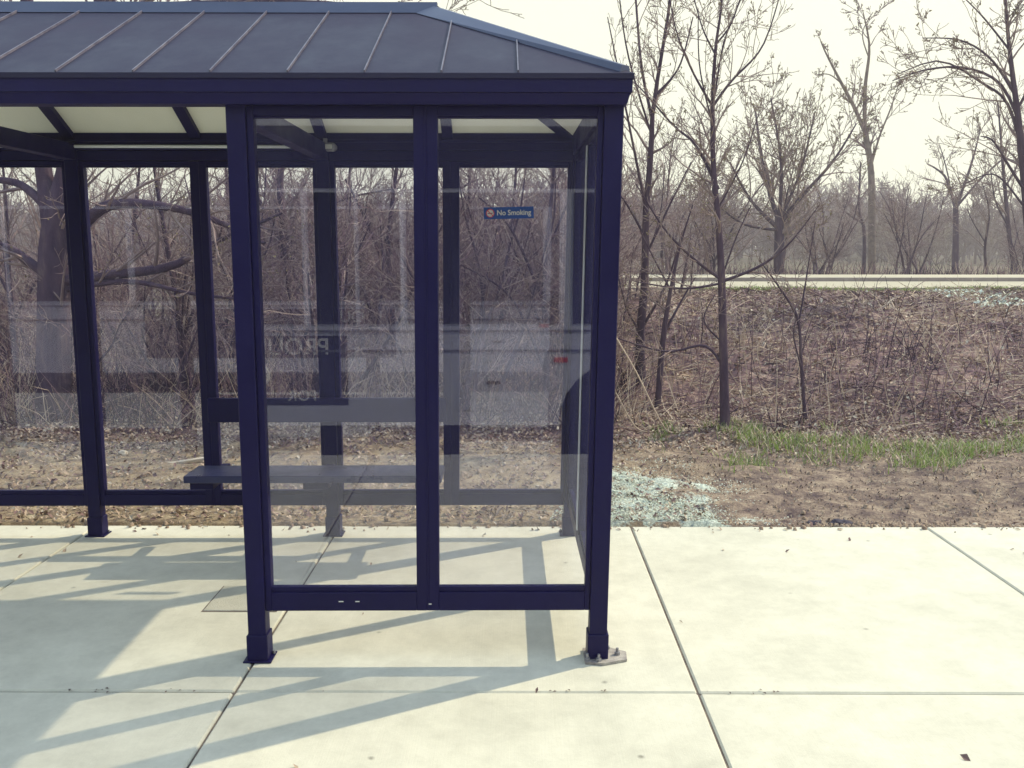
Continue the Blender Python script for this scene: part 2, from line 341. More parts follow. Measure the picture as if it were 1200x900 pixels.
# fascia: upper band and stepped lower band, all four sides
O1 = PW+.06
def ring(name, out, inn, z0, z1, m, out2=None):
    out2 = out if out2 is None else out2     # out2 = overhang at the bottom
    x0, x1, y0, y1 = XL, XR, 0, DEP
    bm = bmesh.new()
    loops = []
    for o, z in ((out, z1), (out2, z0), (inn, z0), (inn, z1)):
        loops.append([bm.verts.new(p) for p in ((x0-o, y0-o, z), (x1+o, y0-o, z), (x1+o, y1+o, z), (x0-o, y1+o, z))])
    for a in range(4):
        A, B = loops[a], loops[(a+1) % 4]
        for k in range(4): bm.faces.new((A[k], A[(k+1) % 4], B[(k+1) % 4], B[k]))
    s = MB(); s.bm.free(); s.bm = bm
    return s.build(name, m, SH)
ring('fascia', O1, PW+.006, 2.338, 2.402, FRAME)
ring('lower_fascia', O1-.006, PW+.003, 2.296, 2.337, FRAME, out2=PW+.042)
# roof shell
ex0, ex1, ey0, ey1 = XL-O1-.006, XR+O1+.006, -O1-.006, DEP+O1+.006; ez = 2.408
ry = DEP/2; rz = 2.868; rx1 = XR-.735; rx0 = XL+.735
T = .02
s = MB(); bm = s.bm
def shell(dz):
    e = [bm.verts.new(p) for p in ((ex0, ey0, ez+dz), (ex1, ey0, ez+dz), (ex1, ey1, ez+dz), (ex0, ey1, ez+dz))]
    r = [bm.verts.new(p) for p in ((rx0, ry, rz+dz), (rx1, ry, rz+dz))]
    bm.faces.new((e[0], e[1], r[1], r[0])); bm.faces.new((e[1], e[2], r[1])); bm.faces.new((e[2], e[3], r[0], r[1])); bm.faces.new((e[3], e[0], r[0]))
    return e
A = shell(0); B = shell(-T)
for k in range(4): bm.faces.new((A[k], B[k], B[(k+1) % 4], A[(k+1) % 4]))
roof = s.build('roof', ROOF, SH)
# standing seams as sub-parts of the roof
def seam(a, b):
    a = Vector(a); b = Vector(b); s = MB(); n = Vector((0, 0, 1))
    s.bar(a+n*.005, b+n*.005, .005, .012); s.build('seam', SEAM, roof)
    s = MB()
def zroof(x, y):
    return ez + (rz-ez)*min(min((y-ey0)/(ry-ey0), (ey1-y)/(ey1-ry)), (ex1-x)/(ex1-rx1), (x-ex0)/(rx0-ex0))
x = .003-.345
k = 0
while x > ex0+.08:
    tf = 1.0
    if x > rx1: tf = (ex1-x)/(ex1-rx1)
    if x < rx0: tf = (x-ex0)/(rx0-ex0)
    tf = min(tf, 1)*.97
    for yy in (ey0, ey1):
        y2 = yy+(ry-yy)*tf
        seam((x, yy+(.004 if yy == ey0 else -.004), ez), (x, y2, ez+(rz-ez)*tf))
    x -= .294
for yy in (ey0+.33, ey0+.65, ry, ey1-.65, ey1-.33):
    tf = min((yy-ey0)/(ry-ey0), (ey1-yy)/(ey1-ry))*.95
    seam((ex1-.004, yy, ez), (ex1+(rx1-ex1)*tf, yy, ez+(rz-ez)*tf)); seam((ex0+.004, yy, ez), (ex0+(rx0-ex0)*tf, yy, ez+(rz-ez)*tf))
# caps
def cap(name, a, b, w, up=.034, w2=None):
    dr = .47 if name == 'ridge_cap' else .31
    a = Vector(a); b = Vector(b); t = (b-a).normalized(); u = t.cross(Vector((0, 0, 1))).normalized()
    s = MB(); pts = []
    wa = w
    for p in (a, b):
        w = w2 if (w2 and p is b) else wa
        top = p+Vector((0, 0, up)); base = p+Vector((0, 0, .004))
        pts += [top+u*.02, top-u*.02, base+u*w-Vector((0, 0, w*dr)), base-u*w-Vector((0, 0, w*dr))]
    s.hull(pts); return s.build(name, CAPM, roof)
cap('ridge_cap', (rx0-.02, ry, rz), (rx1+.02, ry, rz), .06)
for xa, xb in ((rx1, ex1-.01), (rx0, ex0+.01)):
    for ye in (ey0+.01, ey1-.01): cap('hip_cap', (xa, ry, rz), (xb-.022*(1 if xb > xa else -1), ye+(.022 if ye < ry else -.022), ez+.012), .10, .022, w2=.03)
# liner below the roof
s = MB(); bm = s.bm
i_ = .02
def lshell(dz):
    e = [bm.verts.new(p) for p in ((ex0+.11, ey0+.11, ez+dz), (ex1-.11, ey0+.11, ez+dz), (ex1-.11, ey1-.11, ez+dz), (ex0+.11, ey1-.11, ez+dz))]
    r = [bm.verts.new(p) for p in ((rx0+.02, ry, rz+dz-.02), (rx1-.02, ry, rz+dz-.02))]
    bm.faces.new((e[0], e[1], r[1], r[0])); bm.faces.new((e[1], e[2], r[1])); bm.faces.new((e[2], e[3], r[0], r[1])); bm.faces.new((e[3], e[0], r[0]))
    return e
A = lshell(-.015); B = lshell(-.027)
for k in range(4): bm.faces.new((A[k], B[k], B[(k+1) % 4], A[(k+1) % 4]))
s.build('ceiling_liner', CEIL, SH)
# rafters below the liner
zb = ez-.045
def rafter(a, b, w=.06): s = MB(); s.bar(a, b, w, .05); s.build('rafter', FRAME, SH)
for k in range(1, 6):
    x = -BAY/2*k
    tf = min(1, (XR-x)/.73, (x-XL)/.73)
    for y0, y1 in ((-.02, ry), (DEP+.02, ry)):
        ye = y0+(y1-y0)*tf*.99
        rafter((x, y0, zb), (x, ye, zb+(rz-ez-.02)*tf))
for xa, xb in ((XR+.02, rx1), (XL-.02, rx0)):
    for y0 in (-.02, DEP+.02): rafter((xa, y0, zb), (xb, ry, zb+rz-ez-.02), .075)
rafter((rx0, ry, rz-.075), (rx1, ry, rz-.075), .07)
for x in cols[1:3]: beam('tie_beam', x-.035, x+.035, PW+.002, DEP-PW-.002, 2.245, 2.335)
# conduit and lamp
s = MB(); s.cyl((XL+.1, DEP-PW-.012, 2.322), (-BAY-.02, DEP-PW-.012, 2.318), .009, n=10); cd = s.build('conduit', PALE, SH, smooth=True)
s = MB(); s.box(-BAY-.03, -BAY+.09, DEP-.12, DEP-PW-.004, 2.29, 2.335, bev=.014); lf = s.build('light_fixture', GALV, SH)
s = MB(); s.box(-BAY-.012, -BAY+.072, DEP-.126, DEP-.118, 2.30, 2.325, bev=.003); s.build('lens', mat('lamp_lens', (.6, .62, .6), .3), lf)
s = MB(); s.cyl((-BAY+.03, DEP-.09, 2.335), (-BAY+.03, DEP-.09, 2.36), .012); s.build('bracket', GALV, lf)
# scratches/paint chips on the bottom rail
for cx, w, z in ((-1.10, .02, .262), (-1.03, .018, .262), (-.72, .012, .25)):
    s = MB(); s.box(cx, cx+w, -.0262, -.0242, z, z+.004, bev=0); s.build('paint_chip', WHITEM, SH)

# the right-hand bay stands slightly out of plumb
def lean_bay(o):
    for ch in o.children:
        if ch.name.split('.')[0] in ('roof', 'fascia', 'lower_fascia', 'ceiling_liner', 'rafter'): continue
        if ch.type == 'MESH':
            for v in ch.data.vertices:
                f = 1+v.co.x/BAY
                if f > 0: v.co.x += .0155*min(v.co.z, 2.3)*min(f, 1.1)
        lean_bay(ch)
lean_bay(SH)

# bench ------------------------------------------------------------
BX0, BX1 = -2.165, -.745
BN = empty('bench', SH.matrix_basis @ Vector((-BAY, DEP-.4, 0)), R(.7)); tag(BN, 'navy metal bench with a single backrest board inside the bus shelter', 'bench')
def B_(x0, x1, y0, y1, z0, z1, name, m=SEATM, bev=.004, par=None):
    s = MB(); s.box(x0+BAY, x1+BAY, y0-DEP+.4, y1-DEP+.4, z0, z1, bev); return s.build(name, m, par or BN)
B_(BX0, BX1, DEP-.54, DEP-.28, .462, .502, 'seat')
B_(BX0+.02, BX0+.15, DEP-.50, DEP-.30, .415, .460, 'seat_bracket', FRAME)
B_(BX1-.15, BX1-.02, DEP-.50, DEP-.30, .415, .460, 'seat_bracket', FRAME)
B_(-BAY-.07, -BAY+.07, DEP-.50, DEP-.30, .415, .460, 'seat_bracket', FRAME)
for x in (BX0+.085, -BAY, BX1-.085): B_(x-.025, x+.025, DEP-.30, DEP-.026 if x != -BAY else DEP-PW, .415, .455, 'support_arm', FRAME)
B_(BX0-.0, BX1+.0, DEP-.075, DEP-.045, .715, .86, 'backrest', FRAME)

# no smoking sign on the back glass ---------------------------------
sg = empty('no_smoking_sign', SH.matrix_basis @ Vector((-.372, DEP-.008, 1.947)), R(.7)); tag(sg, 'small blue NO SMOKING sticker with red circle on the back glass', 'sign')
sg.rotation_euler = (0, R(-1.2), R(.7))
sw, sh = .292, .068
s = MB(); s.box(-sw/2, sw/2, -.0015, .0015, -sh/2, sh/2, bev=0); s.build('plate', SIGNB, sg)
def text_mesh(body, size, name, m, parent, loc, rot=(R(90), 0, 0), ext=.0005, alx='LEFT', sx=1, bold=0):
    cu = bpy.data.curves.new(name, 'FONT'); cu.body = body; cu.size = size; cu.extrude = ext; cu.align_x = alx; cu.offset = bold
    t = bpy.data.objects.new(name, cu); C.objects.link(t)
    dg = bpy.context.evaluated_depsgraph_get(); me = bpy.data.meshes.new_from_object(t.evaluated_get(dg)); bpy.data.objects.remove(t)
    o = link(name, me, m, parent); o.location = loc; o.rotation_euler = rot; o.scale = (sx, 1, 1); return o
text_mesh('No Smoking', .043, 'lettering', WHITEM, sg, (-.07, -.0026, -.013), bold=.0006, sx=.93)
def disc(r0, r1, y0, y1, cx, cz, name, m, n=40):
    s = MB(); bm = s.bm; L = []
    for r, y in ((r1, y0), (r0, y0), (r0, y1), (r1, y1)): L.append([bm.verts.new((cx+r*math.cos(a), y, cz+r*math.sin(a))) for a in [2*math.pi*k/n for k in range(n)]])
    for q in range(4):
        for k in range(n): bm.faces.new((L[q][k], L[q][(k+1) % n], L[(q+1) % 4][(k+1) % n], L[(q+1) % 4][k]))
    return s.build(name, m, sg)
s = MB(); s.cyl((-.108, -.0015, 0), (-.108, -.0024, 0), .022, n=32); s.build('disc', WHITEM, sg)
s = MB(); s.box(-.124, -.094, -.0034, -.0024, -.004, .002, bev=0); s.box(-.092, -.089, -.0034, -.0024, .0, .011, bev=0); s.build('cigarette', SIGNG, sg)
disc(.020, .0245, -.0045, -.0015, -.108, 0, 'ring', SIGNR)
s = MB(); s.bar((-.124, -.004, .0155), (-.092, -.004, -.0155), .0012, .0045, up=(1, 0, 1)); s.build('slash', SIGNR, sg)

# ------------------------------------------------------------------ the bus behind the viewer (seen mirrored in the glass)
BUSY = -.36
bus = empty('bus', (-1.5, BUSY-1.25, -.14)); tag(bus, 'pale grey city bus stopped at the kerb, mirrored in the shelter glass', 'bus')
BODY = nmat('bus_paint', [(.3, (.66, .67, .74)), (.7, (.76, .77, .82))], scale=1.5, rough=.35)
BGL = mat('bus_window_glass', (.012, .014, .025), .06, spec=.35)
REDL = mat('marker_red', (.7, .03, .03), .3)
def bb(x0, x1, y0, y1, z0, z1): return (x0+1.5, x1+1.5, y0-BUSY+1.25, y1-BUSY+1.25, z0+.14, z1+.14)
WR = [(.4+.9, .52)]
def side_profile():
    s = MB(); bm = s.bm
    x0, x1 = -9.6, 4.5; z0, z1 = .22, 3.0
    # outline with wheel arches cut in the lower edge
    pts = [(x0, z0)]
    for cx, r in ((-8.1, .52), (1.02, .56)):
        for k in range(13):
            a = math.pi*(1-k/12); pts.append((cx+r*math.cos(a), z0+max(0, r*math.sin(a))*1.0))
    pts += [(x1, z0), (x1, z1-.25), (x1-.12, z1), (x0+.12, z1), (x0, z1-.25)]
    f = bm.faces.new([bm.verts.new((x+1.5, 1.25, z+.14)) for x, z in pts])
    r = bmesh.ops.extrude_face_region(bm, geom=[f])
    bmesh.ops.translate(bm, verts=[v for v in r['geom'] if isinstance(v, bmesh.types.BMVert)], vec=(0, -2.5, 0))
    return s.build('body', BODY, bus)
side_profile()
wx = [(-9.3, -8.6), (-8.45, -7.45), (-7.3, -6.1), (-5.95, -4.6), (-4.45, -3.1), (-2.95, -2.34), (-2.2, -1.74), (-1.62, -1.30), (-1.20, -.92), (-.80, .43), (.61, 1.85), (2.0, 3.2)]  # narrow windows added so the body pillars between them mirror as pale streaks
for a, b in wx:
    s = MB(); s.box(*bb(a-.03, b+.03, BUSY, BUSY+.012, 1.1, 2.2), bev=.0); w = s.build('window', BLACKR, bus)
    s = MB(); s.box(*bb(a, b, BUSY+.012, BUSY+.018, 1.13, 2.17), bev=.0); s.build('pane', BGL, w)
s = MB(); s.box(*bb(3.35, 4.3, BUSY, BUSY+.015, .35, 2.35), bev=.01); d = s.build('door', BGL, bus)
s = MB(); s.box(*bb(3.81, 3.84, BUSY+.016, BUSY+.03, .4, 2.3), bev=.004); s.build('handle', GALV, d)
s = MB(); s.box(*bb(-9.48, 4.38, BUSY, BUSY+.006, 2.235, 2.74), bev=0); s.build('upper_band', mat('dark_band', (.02, .02, .07), .4), bus)
for z in (1.03, .86): s = MB(); s.box(*bb(-9.5, 3.3, BUSY, BUSY+.012, z, z+.018), bev=.003); s.build('rub_rail', GALV, bus)
s = MB(); s.box(*bb(-.42, .16, BUSY, BUSY+.006, .35, .64), bev=.001); h = s.build('hatch', BODY, bus)
s = MB(); s.box(*bb(-.16, -.04, BUSY+.006, BUSY+.014, .58, .605), bev=.002); s.build('handle', BLACKR, h)
s = MB(); s.box(*bb(.42, .54, BUSY, BUSY+.015, .765, .81), bev=.005); s.build('marker_light', REDL, bus)
for cx in (-8.1, 1.02):
    s = MB(); s.cyl((cx+1.5, 1.2, .48), (cx+1.5, .9, .48), .48, n=32); w = s.build('wheel', BLACKR, bus)
    s = MB(); s.cyl((cx+1.5, 1.215, .48), (cx+1.5, 1.15, .48), .28, n=24); s.build('rim', GALV, w)
BTXT = mat('bus_text', (.85, .85, .8), .4); DBAND = mat('bus_band', (.05, .05, .1), .35)
s = MB(); s.box(*bb(-4.4, -1.35, BUSY, BUSY+.004, .40, 1.0), bev=0); s.build('advert_panel', DBAND, bus)
text_mesh('PROUD', .2, 'lettering', BTXT, bus, (-1.5+1.5, 1.25+.0055, .84+.14), rot=(R(90), 0, R(180)), bold=.002)
text_mesh('G', .3, 'lettering', BTXT, bus, (-2.0+1.5, 1.2555, .56+.14), rot=(R(90), 0, R(180)), bold=.002)
text_mesh('FOR', .13, 'lettering', BTXT, bus, (-1.62+1.5, 1.2555, .44+.14), rot=(R(90), 0, R(180)), bold=.002)

# ------------------------------------------------------------------ vegetation
BARK = nmat('dark_bark', [(.3, (.035, .022, .05)), (.55, (.075, .05, .08)), (.75, (.17, .13, .13))], scale=9, rough=.9, bump=.7, bscale=40, stretch=(1, 1, .25), spec=.2)
BARKL = nmat('pale_bark', [(.3, (.12, .095, .10)), (.7, (.27, .22, .19))], scale=7, rough=.9, spec=.2)
TWIG = nmat('twig_bark', [(.3, (.085, .052, .085)), (.7, (.27, .18, .195))], scale=3, rough=.85, spec=.2)
TWIGL = nmat('pale_twig', [(.3, (.28, .21, .21)), (.7, (.52, .43, .39))], scale=3, rough=.85, spec=.2)
BUD = nmat('budding_leaf', [(.3, (.13, .12, .045)), (.7, (.24, .19, .09))], scale=3, rough=.7)
TWIGM = nmat('brown_twig', [(.3, (.14, .10, .12)), (.7, (.32, .25, .235))], scale=3, rough=.85, spec=.2)
UP = Vector((0, 0, 1))
def rvec(r): return Vector((r.gauss(0, 1), r.gauss(0, 1), r.gauss(0, 1)))
def grow(out, p, d, L, r, lvl, mx, R_, wig=.22, up=.06, kids=(5, 5, 4, 3), ang=(.45, .95), cut=.0016, lr=(.35, .62)):
    n = 5; pts = [p.copy()]; rad = [r]; d = d.normalized(); step = L/(n-1); p = p.copy()
    tipr = max(cut, r*.3)
    for i in range(1, n):
        d = (d + rvec(R_)*wig*.5 + UP*up).normalized(); p = p + d*step; pts.append(p.copy()); rad.append(r+(tipr-r)*i/(n-1))
    out.append((pts, rad, lvl))
    if lvl >= mx: return
    k = kids[min(lvl, len(kids)-1)]
    for i in range(k):
        t = R_.uniform(.05 if lvl == 0 else .2, 1.0) if i else 1.0
        f = t*(n-1); a = min(int(f), n-2); u = f-a
        q = pts[a].lerp(pts[a+1], u); rr = (rad[a]*(1-u)+rad[a+1]*u)
        dd = (pts[a+1]-pts[a]).normalized()
        if i or lvl == 0:
            ax = dd.cross(rvec(R_)).normalized(); th_ = R_.uniform(*ang); dd = Matrix.Rotation(th_, 3, ax) @ dd
        grow(out, q, dd, L*R_.uniform(*lr)*(1.15-.4*t), max(cut, rr*.62), lvl+1, mx, R_, wig, up, kids, ang, cut, lr)
def along(pts, t):
    f = t*(len(pts)-1); a = min(int(f), len(pts)-2); return pts[a].lerp(pts[a+1], f-a), (pts[a+1]-pts[a]).normalized(), a, f-a
def resample(pts, rad, n):
    "smooth a polyline (Catmull-Rom) to n points"
    m = len(pts); o = []; rr = []
    for k in range(n):
        f = k/(n-1)*(m-1); a = min(int(f), m-2); u = f-a
        p0, p1, p2, p3 = pts[max(a-1, 0)], pts[a], pts[a+1], pts[min(a+2, m-1)]
        q = .5*((2*p1)+(p2-p0)*u+(2*p0-5*p1+4*p2-p3)*u*u+(3*p1-p0-3*p2+p3)*u**3)
        o.append(q); rr.append(rad[a]*(1-u)+rad[a+1]*u)
    return o, rr
def buds(ends, n, size, rr):
    "little leaf quads at random places along twigs"
    idx = rr.randint(0, len(ends), n); e = ends[idx]; t = rr.rand(n, 1)
    c = e[:, 0]*(1-t)+e[:, 1]*t
    a = rr.randn(n, 3); a /= np.linalg.norm(a, axis=1, keepdims=True); b = np.cross(a, rr.randn(n, 3)); b /= np.linalg.norm(b, axis=1, keepdims=True)
    s = size*(.5+rr.rand(n, 1)); c = c+a*s*.8
    V = np.stack([c-a*s, c-b*s*.42, c+a*s, c+b*s*.42], 1).reshape(-1, 3)
    return V, np.arange(4*n).reshape(-1, 4)
def finish_tree(name, thick, fine, loc, label, cat, group=None, mats=(BARK, TWIG), nbud=0, bsize=.016, sides=8):
    "thick: list (pts, rad) resampled to 14 points; fine: list (pts5, rad5, lvl)"
    o = empty(name, loc); tag(o, label, cat, group); base = np.array(loc)
    tp = []; tr = []
    for pts, rad in thick:
        a, b = resample(pts, rad, 14); tp.append([list(v) for v in a]); tr.append(b)
    V, Q, _ = tubes(np.array(tp)-base, tr, sides); link('trunk', np_mesh(name+'_trunk', V, Q, smooth=True), mats[0], o)
    if fine:
        F5 = np.array([[list(v) for v in f[0]] for f in fine])-base; FR = np.array([f[1] for f in fine])
        V, Q, _ = tubes(F5, FR, 4); mi = np.zeros(len(Q), int)
        if nbud:
            ends = np.stack([F5[:, 2], F5[:, 4]], 1); V2, Q2 = buds(ends, nbud, bsize, rs)
            Q2 = Q2+len(V); V = np.concatenate([V, V2]); Q = np.concatenate([Q, Q2]); mi = np.concatenate([mi, np.ones(len(Q2), int)])
        link('crown', np_mesh(name+'_crown', V, Q, mi), [mats[1], BUD], o)
    return o
def survey_tree(name, Y, trunk, limbs, label, cat='tree', group=None, seed=1, nk=7, mx=2, L0=.5, kids=(4, 4, 3), nbud=0, mats=(BARK, TWIGM), dspread=.35, up=.05, cut=.0022, bsize=.016, wig=.25, t0=.3, ang=(.4, .95)):
    "trunk/limbs: (px, py, width px) chains; depth wanders off the base distance"
    R_ = random.Random(seed)
    thin = .78 if name == 'young_tree' and seed in (3, 5) else .88
    def chain(c, start=None, amp=0):
        pts = []; rad = []; dy = 0; sgn = R_.choice((-1, 1))
        for i, (x, y, w) in enumerate(c):
            if i and amp: dy += sgn*R_.uniform(.2, 1)*amp*math.hypot(c[i][0]-c[i-1][0], c[i][1]-c[i-1][1])/F*Y*.8
            q = P(x, y, Y+dy); pts.append(q); rad.append(w*thin/2/F*(Y+dy))
        return pts, rad
    tk, rr = chain(trunk)
    tk[0].z = th(tk[0].x, tk[0].y)-.06
    loc = (tk[0].x, tk[0].y, tk[0].z+.06)
    thick = [(tk, rr)]
    for l in limbs: thick.append(chain(l, amp=dspread))
    fine = []
    for j, (pts, rad) in enumerate(thick):
        length = sum((pts[i+1]-pts[i]).length for i in range(len(pts)-1))
        n = max(2, int(nk*length/1.2))
        for k in range(n):
            t = R_.uniform(t0 if j == 0 else .15, 1)
            p, d, a, u = along(pts, t); r = rad[a]*(1-u)+rad[a+1]*u
            ax = d.cross(rvec(R_)).normalized(); dd = Matrix.Rotation(R_.uniform(*ang), 3, ax) @ d
            grow(fine, p, dd, L0*R_.uniform(.5, 1.3)*(1.1-.5*t), min(r*.5, .02*Y/9), 1, 1+mx, R_, wig, up, (0,)+kids, cut=cut)
    return finish_tree(name, thick, fine, loc, label, cat, group, mats, nbud, bsize)

survey_tree('young_tree', 8.6, [(850, 512, 17), (848, 420, 13), (846, 335, 12), (842, 260, 9), (836, 200, 8), (835, 125, 6.5), (838, 60, 4.5), (846, 0, 3.2), (852, -90, 1.5)],
    [[(846, 328, 5), (815, 305, 4), (780, 270, 3), (745, 215, 1.5)], [(846, 330, 5), (890, 312, 4), (925, 285, 2.4), (960, 240, 1.2)],
     [(846, 332, 4), (800, 338, 3), (745, 330, 1.5)], [(842, 222, 5), (815, 170, 4), (790, 148, 3), (752, 105, 2), (740, 95, 1)],
     [(835, 125, 4.5), (857, 95, 3.5), (893, 55, 2.4), (915, -10, 1.4)], [(835, 125, 4), (812, 85, 3), (792, 35, 2), (780, -30, 1.2)],
     [(837, 62, 3), (822, 30, 2.2), (806, -30, 1)], [(839, 52, 3), (858, 25, 2.2), (875, -30, 1)],
     [(847, 428, 5), (825, 405, 4), (780, 412, 3), (720, 395, 1.6)], [(845, 400, 3), (825, 375, 2.4), (838, 345, 1.4)], [(836, 150, 3), (820, 80, 2), (818, 10, 1.2)], [(838, 110, 3), (848, 50, 2), (868, 0, 1)],
     [(841, 245, 3), (870, 190, 2), (890, 130, 1.2)], [(846, 325, 3), (862, 280, 2.2), (880, 240, 1.2)]],
    'slender dark bare tree forking low in front of the brushy bank', seed=3, nk=8, L0=.5, nbud=1800, bsize=.011, t0=.35)
survey_tree('young_tree', 10.0, [(752, 482, 17), (750, 400, 14), (756, 330, 12), (757, 250, 10), (763, 180, 8.5), (765, 130, 6.5), (776, 60, 5), (785, 0, 4), (792, -90, 2)],
    [[(765, 142, 5), (752, 80, 4), (745, 0, 3), (740, -60, 1.5)], [(758, 250, 5), (742, 170, 3.6), (730, 110, 2.6), (712, 20, 1.4)], [(764, 160, 3.5), (735, 60, 2.4), (722, -40, 1.2)],
     [(770, 110, 4), (796, 78, 2.6), (812, 20, 1.6)], [(752, 392, 4), (735, 362, 3), (724, 320, 1.6)], [(754, 382, 5), (782, 330, 3.5), (800, 270, 2)],
     [(757, 300, 4), (785, 240, 3), (810, 190, 1.6)], [(757, 280, 4), (735, 240, 3), (715, 215, 1.6)]],
    'tall bare tree standing close to the right corner of the shelter', seed=5, nk=5, L0=.55, nbud=1000, bsize=.012)
survey_tree('young_tree', 9.4, [(770, 495, 9), (777, 400, 8), (786, 340, 5), (798, 285, 3), (812, 240, 1.5)], [[(779, 390, 4), (800, 350, 2.6), (815, 325, 1.4)], [(786, 340, 3), (765, 300, 2), (750, 270, 1.2)]],
    'thin leaning sapling between two bare trees right of the shelter', seed=8, nk=5, L0=.45)
survey_tree('young_tree', 9.0, [(944, 503, 5), (939, 430, 4.5), (935, 375, 4), (914, 338, 2.6), (890, 305, 1.4)], [[(936, 378, 3), (944, 330, 2.2), (955, 260, 1.2)], [(942, 440, 3), (930, 395, 2), (934, 370, 1.4)], [(943, 480, 3), (955, 520, 2), (960, 500, 1)]],
    'short thin sapling growing low on the brushy bank', seed=9, nk=5, L0=.4)
survey_tree('tree', 24, [(912, 335, 15), (913, 290, 14), (913, 255, 11)],
    [[(913, 262, 7), (895, 200, 5), (885, 130, 2)], [(914, 262, 7), (935, 235, 5), (975, 190, 3.4), (1003, 145, 1.6)], [(912, 268, 6), (880, 235, 4), (855, 190, 2)], [(913, 258, 6), (915, 190, 4), (903, 115, 1.8)],
     [(914, 258, 5), (938, 200, 3.4), (955, 130, 1.6)], [(913, 270, 4), (870, 262, 3), (835, 235, 1.4)]],
    'wide fan-shaped tree with tan buds beyond the road', seed=13, nk=6, L0=1.4, nbud=4200, bsize=.03, cut=.006, mx=2)
survey_tree('tree', 30, [(1022, 310, 11), (1021, 230, 9.5), (1019, 190, 8), (1013, 152, 7)],
    [[(1014, 158, 5.5), (1000, 125, 5), (985, 97, 4), (966, 60, 2), (960, 45, 1)], [(1013, 156, 5.5), (1013, 105, 5), (1018, 55, 3), (1010, 12, 1)], [(1020, 195, 3.4), (1030, 160, 2.6), (1042, 130, 2), (1052, 100, 1.2)], [(1018, 70, 2), (1010, 40, 1.4), (1022, 15, 1)], [(990, 102, 2.2), (972, 88, 1.4), (955, 88, 1)]],
    'tall pale-trunked tree forking against the sky beyond the road', seed=15, nk=2.5, L0=.9, nbud=900, bsize=.035, cut=.007, mats=(BARKL, TWIG), t0=.6)
survey_tree('tree', 33, [(1118, 325, 9), (1119, 280, 8), (1119, 238, 7)],
    [[(1119, 245, 4.5), (1108, 210, 3.4), (1096, 198, 2.4), (1085, 192, 1.2)], [(1119, 243, 4.5), (1133, 205, 3.6), (1142, 175, 2.2), (1148, 150, 1)], [(1122, 240, 3.4), (1150, 208, 2.6), (1176, 185, 1.4)], [(1112, 215, 2), (1106, 190, 1.4), (1100, 170, 1)]],
    'small Y-shaped bare tree in the distance beyond the road', seed=17, nk=3, L0=.9, cut=.007, t0=.7)
survey_tree('tree', 31, [(1013, 300, 5), (1012, 270, 4.5), (1006, 245, 3.4), (1008, 190, 2)], [[(1011, 262, 3), (992, 250, 2), (988, 240, 1)]],
    'small crooked dark tree beside the tall pale-trunked one', seed=18, nk=5, L0=.9, cut=.006, t0=.4)
survey_tree('tree', 14, [(1212, 345, 13), (1203, 260, 11), (1198, 200, 10), (1192, 140, 8), (1184, 80, 6), (1178, 20, 4), (1175, -60, 2)],
    [[(1193, 142, 4.5), (1170, 98, 3.8), (1130, 80, 3), (1085, 82, 2.2), (1045, 95, 1.2)], [(1195, 170, 4.5), (1178, 120, 3.8), (1150, 98, 3), (1100, 72, 2.2), (1050, 88, 1)],
     [(1187, 110, 4), (1160, 70, 3), (1125, 48, 2.2), (1080, 45, 1)], [(1200, 225, 4.5), (1178, 190, 3.4), (1162, 165, 2.4), (1148, 160, 1.2)], [(1190, 130, 4), (1215, 80, 3), (1235, 20, 1.8)],
     [(1182, 60, 3), (1150, 20, 2), (1120, -10, 1)], [(1197, 240, 3), (1165, 205, 2), (1130, 215, 1)]],
    'leaning bare tree with long branches arching left at the edge of the view', seed=21, nk=6, L0=.8, nbud=1500, bsize=.02, cut=.0035, dspread=.15)
survey_tree('tree', 26, [(1190, 345, 7), (1183, 290, 6), (1177, 230, 5), (1172, 170, 3), (1168, 120, 1.4)], [[(1180, 265, 3), (1165, 235, 2), (1160, 200, 1)], [(1176, 220, 3), (1192, 190, 2), (1200, 150, 1)]],
    'slim dark tree just left of the arching tree beyond the road', seed=23, nk=6, L0=1.1, cut=.005, t0=.3)
survey_tree('tree', 28, [(1155, 330, 4), (1153, 290, 3.5), (1158, 250, 2.5), (1150, 215, 1.2)], [[(1154, 285, 2), (1140, 262, 1.4), (1132, 245, .8)]],
    'short crooked tree between the Y-shaped tree and the slim dark one', seed=24, nk=6, L0=.8, cut=.005, t0=.3)
# big old tree behind the left end of the shelter
survey_tree('old_tree', 9.3, [(64, 535, 56), (62, 450, 46), (62, 350, 42), (66, 270, 44), (84, 190, 34), (105, 80, 30), (122, 0, 27), (135, -100, 22)],
    [[(64, 290, 30), (50, 200, 22), (34, 90, 17), (30, 0, 16), (26, -90, 12)], [(66, 300, 20), (110, 250, 16), (150, 238, 13), (230, 250, 9), (310, 285, 5)],
     [(70, 330, 18), (130, 322, 14), (200, 312, 11), (250, 285, 7), (330, 250, 3)], [(60, 330, 16), (30, 305, 13), (0, 288, 10), (-60, 290, 6)],
     [(60, 250, 14), (20, 215, 10), (-40, 210, 6)], [(95, 130, 14), (160, 60, 10), (240, -10, 6)], [(110, 60, 10), (180, -5, 8), (300, -40, 5), (400, -35, 2)],
     [(68, 340, 9), (150, 330, 7), (230, 345, 5), (300, 352, 2.5)], [(120, 10, 9), (260, 2, 6), (400, 4, 4), (480, 25, 1.6), (510, 28, 1)]],
    'thick dark old tree with heavy horizontal limbs behind the left shelter panes', seed=31, nk=5, L0=1.0, mx=2, cut=.0025, t0=.25, nbud=1500, bsize=.014)
